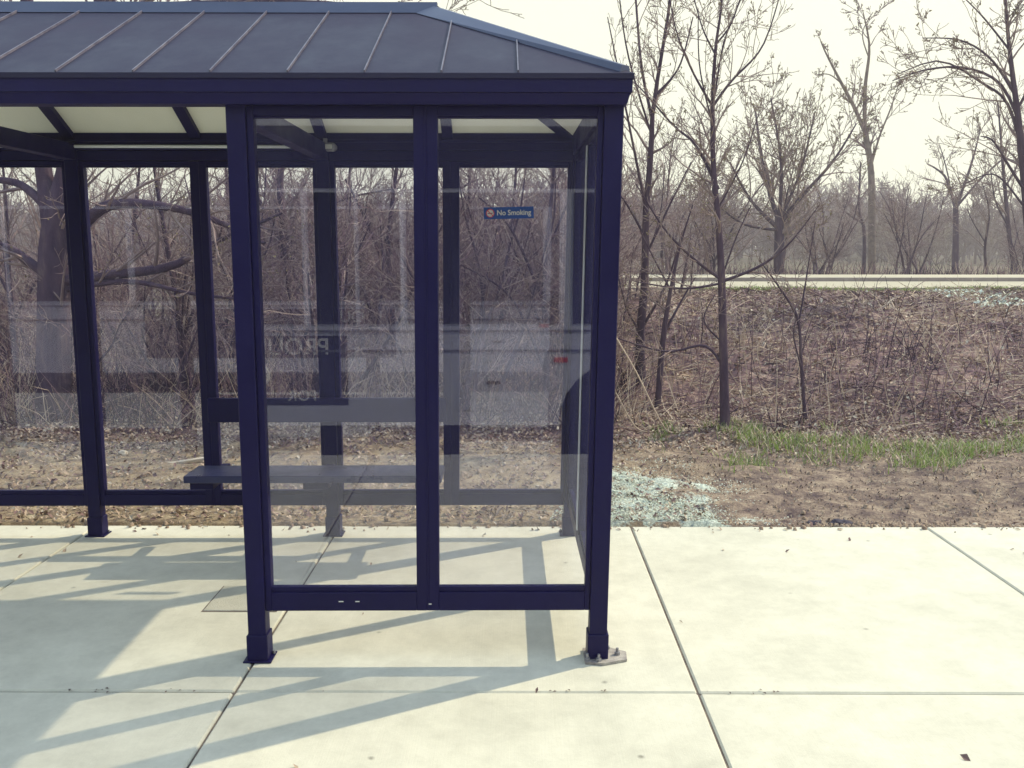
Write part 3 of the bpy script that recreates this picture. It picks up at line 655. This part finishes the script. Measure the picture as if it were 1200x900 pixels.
survey_tree('young_tree', 10.5, [(232, 515, 12), (215, 430, 10), (205, 340, 8), (190, 260, 6), (178, 180, 4), (170, 120, 2)], [[(222, 470, 7), (195, 420, 5), (165, 380, 3)], [(212, 400, 6), (240, 330, 4), (262, 260, 2)]],
    'bare young tree leaning left behind the shelter pane left of the bench', seed=33, nk=8, L0=.7, cut=.002)
survey_tree('tree', 13, [(330, 500, 16), (326, 400, 14), (334, 300, 12), (328, 220, 9), (335, 150, 5)], [[(330, 330, 7), (360, 270, 5), (400, 235, 3), (470, 220, 1.5)], [(328, 280, 7), (300, 230, 5), (270, 205, 2)], [(332, 300, 5), (380, 255, 4), (440, 262, 2)]],
    'bare tree behind the shelter above the bench', seed=35, nk=8, L0=.9, cut=.003)
survey_tree('tree', 12, [(465, 505, 12), (462, 400, 10), (455, 300, 8), (462, 220, 5), (470, 160, 3)], [[(458, 330, 6), (430, 260, 4), (405, 210, 2)], [(456, 300, 6), (500, 245, 4), (560, 210, 2)]],
    'bare tree behind the middle mullion of the shelter', seed=36, nk=9, L0=.8, cut=.003)
survey_tree('young_tree', 9.6, [(640, 510, 9), (641, 420, 8), (638, 330, 7), (645, 250, 5), (650, 180, 3), (648, 120, 1.5)], [[(640, 360, 5), (600, 270, 3), (560, 230, 1.6)], [(641, 440, 4), (600, 350, 3), (540, 310, 1.5)], [(640, 300, 4), (665, 240, 2.6), (690, 200, 1.2)], [(641, 470, 4), (590, 470, 3), (545, 450, 1.5)]],
    'thin bare tree behind the glass under the no smoking sign', seed=37, nk=9, L0=.6, cut=.002)
for i, (bx, w, topx, lab) in enumerate(((12, 9, 0, 'bare trunk left of the thick old tree behind the shelter'), (150, 10, 165, 'upright bare tree right of the thick old tree behind the shelter'), (275, 11, 262, 'bare tree seen behind the shelter post nearest the bench'), (400, 9, 412, 'upright bare tree rising behind the bench backrest'), (545, 10, 552, 'bare tree left of the no smoking sign behind the glass'), (598, 9, 606, 'bare tree directly behind the no smoking sign'))):
    Y = (13, 14, 15.5, 14.5, 13.5, 12)[i]
    survey_tree('tree', Y, [(bx, 505, w+3), (bx+4, 420, w), (bx-3, 330, w*.8), ((bx+topx)/2, 250, w*.55), (topx, 170, w*.2)], [[(bx, 380, w*.5), (bx+45, 300, w*.3), (bx+70, 230, w*.12)], [(bx, 350, w*.5), (bx-40, 270, w*.3), (bx-60, 205, w*.12)]],
        lab, seed=50+i, nk=6, L0=.9, cut=.003)

# shrubs and thin trees of the wood: six shapes copied
def shrub_mesh(seed, Hh):
    R_ = random.Random(seed); tk = []; fine = []
    ns = R_.randint(3, 6)
    for k in range(ns):
        p = Vector((R_.uniform(-.25, .25), R_.uniform(-.25, .25), -.08)); a = R_.uniform(0, 6.28); tl = R_.uniform(.05, .45)
        d = Vector((math.cos(a)*tl, math.sin(a)*tl, 1)).normalized(); pts = [p]; rad = [.022]; L = Hh*R_.uniform(.7, 1)
        for i in range(6): d = (d+rvec(R_)*.11).normalized(); p = p+d*L/6; pts.append(p); rad.append(.022*(1-i/6.5)+.003)
        tk.append((pts, rad))
        for q in range(16):
            t = R_.uniform(.08, 1); pp, dd, aa, u = along(pts, t); ax = dd.cross(rvec(R_)).normalized()
            grow(fine, pp, Matrix.Rotation(R_.uniform(.4, 1.1), 3, ax) @ dd, Hh*.26*R_.uniform(.5, 1.2), .008, 1, 3, R_, .3, .04, (0, 5, 3), cut=.0026)
    tp = []; tr = []
    for pts, rad in tk:
        a, b = resample(pts, rad, 14); tp.append([list(v) for v in a]); tr.append(b)
    V, Q, _ = tubes(tp, tr, 6); t = np_mesh('shrub_stems', V, Q, smooth=True)
    F5 = np.array([[list(v) for v in f[0]] for f in fine]); V, Q, idx = tubes(F5, [f[1] for f in fine], 3)
    pale = rs.rand(len(F5)) < .36
    c = np_mesh('shrub_twigs', V, Q, pale[idx].astype(int)); return t, c
kinds = [shrub_mesh(100+i, h) for i, h in enumerate((2.3, 2.8, 3.2, 2.6, 3.5, 2.0, 3.0))]
proto = []
for t, c in kinds:
    t.materials.append(BARK); c.materials.append(TWIG); c.materials.append(TWIGL); proto.append((t, c))
def put_shrub(k, x, y, sc_, rz, label, group):
    o = empty('bare_shrub', (x, y, th(x, y)), rz); o.scale = (sc_, sc_, sc_); tag(o, label, 'shrub', group)
    for nm, me_ in (('stem', proto[k][0]), ('crown', proto[k][1])):
        c = bpy.data.objects.new(nm, me_); C.objects.link(c); c.parent = o
n = 0
R_ = random.Random(77)
spots = []
while len(spots) < 92:
    y = 9.3+R_.random()**1.5*12; x = R_.uniform(-.78, .10)*y*1.05
    if any((x-a)**2+(y-b)**2 < (.35)**2 for a, b in spots): continue
    spots.append((x, y))
for x, y in spots:
    put_shrub(R_.randrange(7), x, y, R_.uniform(.6, 1.0)*(1+.15*(y > 13)), R_.uniform(0, 6.28), 'bare many-stemmed shrub in the tangled wood behind the shelter', 'shrubs in the wood behind the shelter')
for x, y, s_ in ((1.6, 13.6, .65), (2.6, 14.6, .5)):
    put_shrub(R_.randrange(7), x, y, s_, R_.uniform(0, 6.28), 'bare shrub on the bank among the trees right of the shelter', 'shrubs on the bank right of the shelter')
for x, y, s_ in ((7.0, 25, 1.15), (8.6, 26, 1.0), (10, 24.5, .9), (11.5, 27, 1.1), (4.9, 24, 1.3), (13.3, 25, .8), (15, 27, 1.0), (5.8, 28, 1.6), (4.2, 27, 1.7), (16.5, 26, 1.0), (9.5, 29, 1.2)):
    put_shrub(R_.randrange(7), x, y, s_, R_.uniform(0, 6.28), 'bare shrub beyond the far side of the distant road', 'shrubs beyond the road')

# far wood: one mass of small bare trees
def far_tree(seed):
    R_ = random.Random(seed); f = []
    grow(f, Vector((0, 0, -.3)), UP+rvec(R_)*.05, 4.2, .09, 0, 3, R_, .2, .05, (15, 6, 4), (.35, 1.0), .016, (.28, .55)); return np.array([[list(v) for v in a[0]] for a in f])[:, [0, 2, 4]], np.array([a[1] for a in f])[:, [0, 2, 4]]
fts = [far_tree(200+i) for i in range(5)]
AP = []; AR = []
for i in range(1050):
    p, r = fts[rs.randint(5)]; y = rs.uniform(55, 105); x = rs.uniform(-.85, .7)*y; a = rs.rand()*6.28; s_ = rs.uniform(.5, 1.3)*(y/80)**.8*(.92+.12*math.sin(x*.25)+.08*math.sin(x*.9))
    c, d = math.cos(a), math.sin(a); q = p*s_; q = np.stack([q[..., 0]*c-q[..., 1]*d+x, q[..., 0]*d+q[..., 1]*c+y, q[..., 2]+th(x, y)], -1)
    AP.append(q); AR.append(r*s_*1.15)
V, Q, idx = tubes(np.concatenate(AP), np.concatenate(AR), 3)
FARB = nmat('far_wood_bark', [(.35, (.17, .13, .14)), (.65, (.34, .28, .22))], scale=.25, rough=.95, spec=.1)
tag(link('far_wood', np_mesh('far_wood', V, Q), FARB), 'hazy brown bare wood in the distance beyond the road', 'wood', kind='stuff')

# brush of dead stalks on the bank -----------------------------------
def scatter_stalks(name, n, xr, yf, hh, mats, probs, label, cat, minl=0, lean=.35, rad=.0035, hscale=None, curve=.25):
    x = rs.uniform(xr[0], xr[1], n); y = yf(n, x)
    h = hh[0]+(hh[1]-hh[0])*rs.rand(n)**1.8
    if hscale is not None: h *= hscale(x, y)
    z = terr(x, y)-.02
    a = rs.rand(n)*2*np.pi; l = minl+np.abs(rs.randn(n))*lean
    d = np.stack([np.cos(a)*l, np.sin(a)*l, np.ones(n)], -1); d /= np.linalg.norm(d, axis=1, keepdims=True)
    p0 = np.stack([x, y, z], -1); pts = [p0]; cur = p0
    for k in range(3):
        d = d+rs.randn(n, 3)*curve*.5; d[:, 2] -= .05*k; d /= np.linalg.norm(d, axis=1, keepdims=True); cur = cur+d*(h/3)[:, None]; pts.append(cur)
    r0 = rad*(.6+rs.rand(n))*(1+.05*(y-9)); rr = np.stack([r0, r0*.8, r0*.6, r0*.3], -1)
    V, Q, idx = tubes(np.stack(pts, 1), rr, 3); ch = np.sin(x*2.3+np.sin(y*1.9)*1.7)*np.sin(y*2.2+x*.7)+rs.randn(n)*.75; od = np.argsort(np.argsort(-ch))/n; mi = np.searchsorted(np.cumsum(probs)[:-1], od)[idx]
    return tag(link(name, np_mesh(name, V, Q, mi), mats), label, cat, kind='stuff')
STRAW = nmat('straw', [(.3, (.42, .33, .27)), (.7, (.66, .54, .43))], scale=2, rough=.9, spec=.2)
RUST = nmat('rusty_stem', [(.3, (.17, .10, .135)), (.7, (.33, .22, .235))], scale=2, rough=.9, spec=.2)
DARKS = nmat('dark_stem', [(.3, (.025, .014, .04)), (.7, (.065, .04, .07))], scale=2, rough=.9, spec=.2)  # straw and dark stem colours pushed apart to carry sunlit and shaded contrast
def xr_bank(n, x): return 8.7+7.2*rs.rand(n)**1.15
def lumpy(x, y): return .4+.8*np.clip(.5+.5*np.sin(x*1.9+np.sin(y*1.3)*2)*np.sin(y*1.7+x*.6)+.3*np.sin(x*5.1+y*3), 0, 1.2)
def bk(n, x): return 8.7+7.1*rs.rand(n)**1.25
crest = lambda x, y: lumpy(x, y)*np.where(y > 12, .55, 1.0)*np.where(y < 9.2, .8, 1)
scatter_stalks('dead_stalks', 7500, (.6, 11), bk, (.05, .38), [STRAW, RUST, DARKS], [.36, .34, .30], 'tangled dead stalks and brush covering the bank', 'brush', lean=.9, curve=.6, hscale=crest, rad=.0031)
scatter_stalks('fallen_stalks', 17000, (.6, 11), bk, (.12, .55), [STRAW, RUST, DARKS], [.42, .34, .24], 'flattened dry stems lying in a mat over the bank', 'brush', minl=2.5, lean=4, curve=.22, rad=.0044)
scatter_stalks('bramble_canes', 300, (.6, 11), lambda n, x: 8.9+4.5*rs.rand(n), (.5, 1.2), [STRAW, RUST, DARKS], [.35, .35, .3], 'long arching bramble canes sprawling over the bank', 'brambles', lean=1.6, curve=.9, rad=.0042, hscale=lambda x, y: np.where(y > 11.5, .7, 1.0))
scatter_stalks('tall_weeds', 420, (.9, 8), lambda n, x: 8.6+2.6*rs.rand(n), (.3, 1.15), [STRAW, RUST, DARKS], [.35, .35, .3], 'taller upright dry weed stems along the foot of the bank', 'weeds', lean=.28, rad=.0042)
scatter_stalks('undergrowth', 17000, (-9, 1.2), lambda n, x: 8.9+9*rs.rand(n)**1.3, (.15, .9), [STRAW, RUST, DARKS], [.28, .32, .4], 'dry undergrowth on the floor of the wood behind the shelter', 'undergrowth', lean=.9, curve=.4, rad=.0042)
scatter_stalks('verge_weeds', 3500, (2.5, 20), lambda n, x: 21.7+3*rs.rand(n), (.1, .5), [STRAW, RUST, DARKS], [.12, .4, .48], 'dry weeds along the far verge of the road', 'weeds', lean=.4, rad=.004)

# leaf litter -----------------------------------------------------------
def leaves(name, x, y, size, mats, probs, label, cat, lift=.01, tilt=.5):
    n = len(x); c = np.stack([x, y, np.where(y < 5.68, .004, terr(x, y)+lift+rs.rand(n)*.02)], -1); a = rs.rand(n)*6.28
    u = np.stack([np.cos(a), np.sin(a), rs.randn(n)*tilt], -1); v = np.stack([-np.sin(a), np.cos(a), rs.randn(n)*tilt], -1)
    s_ = (size*(.5+rs.rand(n))*(1+.14*np.clip(y-8.5, 0, 8)))[:, None]; k = np.stack([np.zeros(n), np.zeros(n), s_[:, 0]*.35], -1)
    V = np.stack([c-u*s_, c-v*s_*.5-u*s_*.1+k, c+u*s_, c+v*s_*.55+k*.6], 1).reshape(-1, 3)
    return tag(link(name, np_mesh(name, V, np.arange(4*n).reshape(-1, 4), rs.choice(len(mats), n, p=probs)), mats), label, cat, kind='stuff')
LF = [nmat('leaf_tan', [(.3, (.32, .24, .19)), (.7, (.46, .37, .29))], scale=3, rough=.8), nmat('leaf_brown', [(.3, (.12, .07, .08)), (.7, (.23, .15, .14))], scale=3, rough=.85), nmat('leaf_pale', [(.3, (.44, .39, .32)), (.7, (.56, .5, .42))], scale=3, rough=.7)]
n = 30000; x = rs.uniform(-7, 8, n); y = 8.55+rs.randn(n)*.55; k = (y > 7.3)
n3 = 34000; x3 = rs.uniform(-7, 11, n3); y3 = rs.uniform(9, 15.8, n3)
n2 = 7000; x2 = rs.uniform(-6, 1.3, n2); y2 = 5.74+np.abs(rs.randn(n2))*.9; x2[:260] = rs.uniform(-5, 6, 260); y2[:260] = 5.69+.12-np.abs(rs.randn(260))*.13; x2[260:300] = rs.uniform(-4, 5, 40); y2[260:300] = rs.uniform(2.5, 5.5, 40)
leaves('leaf_litter', np.concatenate([x[k], x2, x3]), np.concatenate([y[k], y2, y3]), .017, LF, [.56, .36, .08], 'dry fallen leaves lying along the foot of the wood and bank', 'leaf litter')
n = 900; x = rs.uniform(1.0, 8, n); y = rs.uniform(5.76, 7.6, n)
DIRTC = [nmat('clod', [(.3, (.17, .12, .10)), (.7, (.36, .28, .21))], scale=6, rough=.95), LF[2]]
def clods(name, x, y, size, mats, probs, label, cat):
    n = len(x); c = np.stack([x, y, np.where(y < 5.68, -.002, terr(x, y))], -1)
    base = np.array([(-1, -1, -1), (1, -1, -1), (1, 1, -1), (-1, 1, -1), (-.6, -.6, 1), (.6, -.6, 1), (.6, .6, 1), (-.6, .6, 1)], float)
    s_ = (size*(.3+rs.rand(n)**4*1.3))[:, None, None]
    V = base[None]*np.array([1, .9, .65])*s_*(.7+.6*rs.rand(n, 8, 1)); a = rs.rand(n)*6.28; cs, sn = np.cos(a)[:, None], np.sin(a)[:, None]
    V = np.stack([V[..., 0]*cs-V[..., 1]*sn, V[..., 0]*sn+V[..., 1]*cs, V[..., 2]], -1)+c[:, None, :]+np.array([0, 0, .008])
    f = np.array([(0, 1, 5, 4), (1, 2, 6, 5), (2, 3, 7, 6), (3, 0, 4, 7), (4, 5, 6, 7)]); Q = (np.arange(n)[:, None, None]*8+f[None]).reshape(-1, 4)
    return tag(link(name, np_mesh(name, V.reshape(-1, 3), Q, np.repeat(rs.choice(len(mats), n, p=probs), 5), smooth=True), mats), label, cat, kind='stuff')
clods('soil_crumbs', np.concatenate([x, rs.uniform(1.2, 8, 1600), rs.uniform(-6, .8, 1600), rs.uniform(-6, 8, 700)]), np.concatenate([y, 5.74+np.abs(rs.randn(1600))*.12, rs.uniform(5.75, 8, 1600), 5.70+rs.randn(700)*.05]), .012, DIRTC, [.97, .03], 'loose crumbs and pebbles of bare soil beside the pavement', 'soil')
n = 9000; x = rs.uniform(1.2, 8, n); y = 5.75+rs.rand(n)*1.9
GRIT = [nmat('dark_grit', [(.3, (.09, .065, .07)), (.7, (.16, .12, .11))], scale=5, rough=.95), nmat('pale_grit', [(.3, (.36, .29, .23)), (.7, (.52, .44, .35))], scale=5, rough=.95)]
leaves('soil_grit', x, y, .008, GRIT, [.6, .4], 'fine grit and crumbled bits on the bare soil right of the shelter', 'grit', lift=.0, tilt=.8)
n = 170; x = rs.uniform(-4, 7, n); y = 3.471+rs.randn(n)*.008; m_ = np.sin(x*3.1)+np.sin(x*7.7+1) > .2
leaves('joint_chips', x[m_], y[m_], .007, [JOINT], [1], 'small dark chips and dirt along the long pavement joint', 'grit', lift=.0, tilt=.02)
# dark broken lumps by the pavement edge
LUMP = nmat('dark_lump', [(.3, (.02, .02, .045)), (.7, (.07, .06, .09))], scale=14, rough=.9, bump=.8)
for j, (px, s_, lab) in enumerate(((955, .07, 'left one of two dark asphalt lumps in the dirt at the pavement edge'), (985, .09, 'right one of two dark asphalt lumps in the dirt at the pavement edge'))):
    bm = bmesh.new(); bmesh.ops.create_icosphere(bm, subdivisions=3, radius=1)
    for v in bm.verts: v.co *= .75+.5*mn.noise(v.co*1.7+Vector((j*5, 0, 0))); v.co.x *= s_; v.co.y *= s_*.6; v.co.z *= s_*.32
    s = MB(); s.bm.free(); s.bm = bm; o = s.build('asphalt_lump', LUMP, smooth=True); X = (px-606)/F*6.06; o.location = (X, 5.86, th(X, 5.86)+.012)
    tag(o, lab, 'rubble', 'asphalt lumps at the pavement edge')

# hydroseed mulch patch: pale teal fibre
MUL = [nmat('teal_mulch', [(.3, (.48, .56, .53)), (.7, (.68, .74, .68))], scale=5, rough=.95), nmat('pale_mulch', [(.3, (.62, .68, .56)), (.7, (.78, .80, .68))], scale=5, rough=.95)]
n = 44000; x = rs.uniform(.1, 2.3, n); y = 5.72+rs.rand(n)*1.75
def pn(x, y, s_, o=0): return np.array([mn.fractal(Vector((a*s_+o, b*s_, o)), 1, 2, 4) for a, b in zip(x, y)])
q = pn(x, y, 1.9)*.35 + pn(x, y, 7, 3)*.22
lim = 1.52-.75*np.clip((y-5.7)/1.55, 0, 1)**1.2
keep = (x+q*1.2 < lim-.25) & (y < 7.28+q*.5) & (x > .2+.25*(y-5.7)) & (q < .30)
edge = (x+q*1.2 < lim+.35) & (rs.rand(n) < .16) & (x > .2+.25*(y-5.7))
k = keep | edge
leaves('seed_mulch', x[k], y[k], .0062, MUL, [.45, .55], 'patch of pale teal seeding mulch on the soil beside the pavement', 'mulch', lift=.012, tilt=.3)

n = 650; x = rs.uniform(6.3, 7.9, n); y = rs.uniform(12.9, 15.2, n); k = (np.abs(x-7.05+.2*np.sin(y*5)) < .55+.1*np.sin(y*9)) 
leaves('bank_mulch', x[k], y[k], .016, MUL, [.5, .5], 'small pale teal patch of seeding mulch high on the bank below the road', 'mulch', lift=.05, tilt=.5)

# grass -----------------------------------------------------------------
n = 30000; x = rs.uniform(.9, 7.5, n); y = rs.uniform(7.0, 8.9, n)
q = pn(x, y, 1.6, 7)*.6+pn(x, y, 6, 2)*.35
dens = (1+.25*sst(3, 6, x))*sst(1.2, 2.4, x)*np.exp(-((y-7.85-.07*(x-3))/.5)**2)*1.1+q*2.6-.35
k = rs.rand(n) < dens; x = x[k]; y = y[k]; n = len(x)
h = .03+.085*rs.rand(n)**1.3; a = rs.rand(n)*6.28; l = rs.rand(n)*1.5
p0 = np.stack([x, y, terr(x, y)+.0], -1); w = np.stack([np.cos(a+1.57), np.sin(a+1.57), 0*a], -1)*.0035
tip = p0+np.stack([np.cos(a)*l*h, np.sin(a)*l*h, h], -1); mid = p0*.55+tip*.45+np.stack([0*h, 0*h, h*.12], -1)
V = np.stack([p0-w, p0+w, mid+w*.8, mid-w*.8, tip+w*.12, tip-w*.12], 1).reshape(-1, 3)
Q = (np.arange(n)[:, None, None]*6+np.array([(0, 1, 2, 3), (3, 2, 4, 5)])[None]).reshape(-1, 4)
GR = [nmat('grass_green', [(.3, (.07, .12, .04)), (.7, (.15, .21, .08))], scale=3, rough=.6), nmat('grass_light', [(.3, (.16, .24, .07)), (.7, (.28, .34, .12))], scale=3, rough=.6)]
for g_ in GR: # thin blades let light through
    N = g_.node_tree.nodes; L = g_.node_tree.links; t = N.new('ShaderNodeBsdfTranslucent'); t.inputs[0].default_value = (.25, .38, .08, 1); mx = N.new('ShaderNodeMixShader'); mx.inputs[0].default_value = .35
    L.new(N['Principled BSDF'].outputs[0], mx.inputs[1]); L.new(t.outputs[0], mx.inputs[2]); L.new(mx.outputs[0], N['Material Output'].inputs[0])
tag(link('grass', np_mesh('grass', V, Q, np.repeat(rs.choice(3, n, p=[.44, .3, .26]), 2)), GR+[STRAW]), 'strip of fresh green grass tufts at the foot of the bank', 'grass', kind='stuff')
# far verge grass on the road edge
n = 6000; x = rs.uniform(3, 14, n); y = rs.uniform(15.4, 16.15, n); a = rs.rand(n)*6.28; h = .03+.05*rs.rand(n)
p0 = np.stack([x, y, terr(x, y)], -1); w = np.stack([np.cos(a), np.sin(a), 0*a], -1)*.008; tip = p0+np.stack([rs.randn(n)*.02, rs.randn(n)*.02, h], -1)
V = np.stack([p0-w, p0+w, tip+w*.2, tip-w*.2], 1).reshape(-1, 3)
tag(link('verge_grass', np_mesh('verge_grass', V, np.arange(4*n).reshape(-1, 4), rs.choice(2, n)), GR), 'short grass on the near verge of the distant road', 'grass', kind='stuff')

# fallen board, pale stone behind the shelter
s = MB(); s.box(-.17, .17, -.022, .022, 0, .02, bev=.003); o = s.build('broken_board', LF[2]); q = P(215, 548, 7.25); o.location = (q.x, q.y, th(q.x, q.y)+.01); o.rotation_euler = (R(3), R(-4), R(24)); tag(o, 'short pale broken board lying on the soil behind the bench', 'board')
bm = bmesh.new(); bmesh.ops.create_icosphere(bm, subdivisions=3, radius=1)
for v in bm.verts: v.co *= .8+.4*mn.noise(v.co*1.3); v.co.x *= .05; v.co.y *= .04; v.co.z *= .035
s = MB(); s.bm.free(); s.bm = bm; o = s.build('stone', LF[2], smooth=True); q = P(145, 538, 7.6); o.location = (q.x, q.y, th(q.x, q.y)+.02); tag(o, 'small pale stone on the soil behind the left shelter pane', 'stone')
# bent dry cane leaning out of the brush beside the shelter
cf = []
for j, c in enumerate(([(722, 395, 4), (748, 440, 4), (778, 500, 4), (795, 520, 4)], [(722, 460, 3.5), (745, 500, 3.5), (765, 520, 3)], [(800, 512, 5), (830, 500, 4), (865, 478, 2.5)])):
    pts = [P(a, b, 8.5+.12*j) for a, b, w in c]; pts[-1 if j < 2 else 0].z = th(pts[-1].x, pts[-1].y)+.02
    a, b = resample(pts, [w/4.5/F*8.5 for _, _, w in c], 14); V, Q, _ = tubes([[list(v) for v in a]], [b], 6)
    tag(link('dry_cane', np_mesh('dry_cane', V, Q, smooth=True), [STRAW, STRAW, DARKS][j]), ('long pale dry cane leaning against the brush right of the shelter', 'shorter pale dry cane nearest the shelter corner', 'dark fallen stick lying in front of the slender forked tree')[j], 'dead stem')

# ------------------------------------------------------------------ spring haze
s = MB(); s.box(-130, 130, -20, 125, -2, 32, bev=0)
hz = s.build('haze', bpy.data.materials.new('haze_air')); tag(hz, 'thin pale spring haze over the whole place', 'haze', kind='stuff')
hm = hz.data.materials[0]; hm.use_nodes = True; hn = hm.node_tree; hn.nodes.clear(); ho = hn.nodes.new('ShaderNodeOutputMaterial'); pv = hn.nodes.new('ShaderNodeVolumePrincipled')
pv.inputs['Color'].default_value = (.86, .82, .97, 1); pv.inputs['Density'].default_value = .0036; pv.inputs['Anisotropy'].default_value = .3
hn.links.new(pv.outputs[0], ho.inputs['Volume'])

# ------------------------------------------------------------------ light
w = bpy.data.worlds.new('World'); sc.world = w; w.use_nodes = True; nt = w.node_tree; N = nt.nodes; L = nt.links; bg = N['Background']
EL = 43; sd = Vector((.878*math.cos(R(EL)), .478*math.cos(R(EL)), math.sin(R(EL))))
sky = N.new('ShaderNodeTexSky'); sky.sky_type = 'NISHITA'; sky.sun_disc = False; sky.sun_elevation = R(EL); sky.sun_rotation = math.atan2(.878, .478); sky.dust_density = 1.5; sky.air_density = 1.2
tc = N.new('ShaderNodeTexCoord'); sx = N.new('ShaderNodeSeparateXYZ'); L.new(tc.outputs['Generated'], sx.inputs[0])
mr = N.new('ShaderNodeMapRange'); mr.interpolation_type = 'SMOOTHSTEP'; mr.inputs[1].default_value = .25; mr.inputs[2].default_value = .7; mr.inputs[3].default_value = .97; mr.inputs[4].default_value = .75; L.new(sx.outputs[2], mr.inputs[0])
mx = N.new('ShaderNodeMix'); mx.data_type = 'RGBA'; L.new(mr.outputs[0], mx.inputs[0]); L.new(sky.outputs[0], mx.inputs[6]); 
m7 = N.new('ShaderNodeMix'); m7.data_type = 'RGBA'; m7.inputs[6].default_value = (6.0, 6.1, 4.6, 1); m7.inputs[7].default_value = (5.6, 7.0, 8.0, 1)
h7 = N.new('ShaderNodeMapRange'); h7.interpolation_type = 'SMOOTHSTEP'; h7.inputs[1].default_value = .24; h7.inputs[2].default_value = .6; L.new(sx.outputs[2], h7.inputs[0]); L.new(h7.outputs[0], m7.inputs[0]); L.new(m7.outputs[2], mx.inputs[7])
L.new(mx.outputs[2], bg.inputs[0]); bg.inputs[1].default_value = .15
sun = bpy.data.lights.new('sun', 'SUN'); sun.energy = 3.6; sun.angle = R(.55); sun.color = (1, .86, .57)
so = bpy.data.objects.new('sun', sun); C.objects.link(so); so.rotation_euler = sd.to_track_quat('Z', 'Y').to_euler(); so.location = (10, 8, 12)

vs = sc.view_settings; vs.view_transform = 'Standard'; vs.look = 'None'; vs.exposure = .42; vs.gamma = 1; vs.use_curve_mapping = False
sc.render.engine = 'CYCLES'
try:
    sc.cycles.transparent_max_bounces = 12; sc.cycles.max_bounces = 5; sc.cycles.diffuse_bounces = 2; sc.cycles.glossy_bounces = 2
except Exception: pass
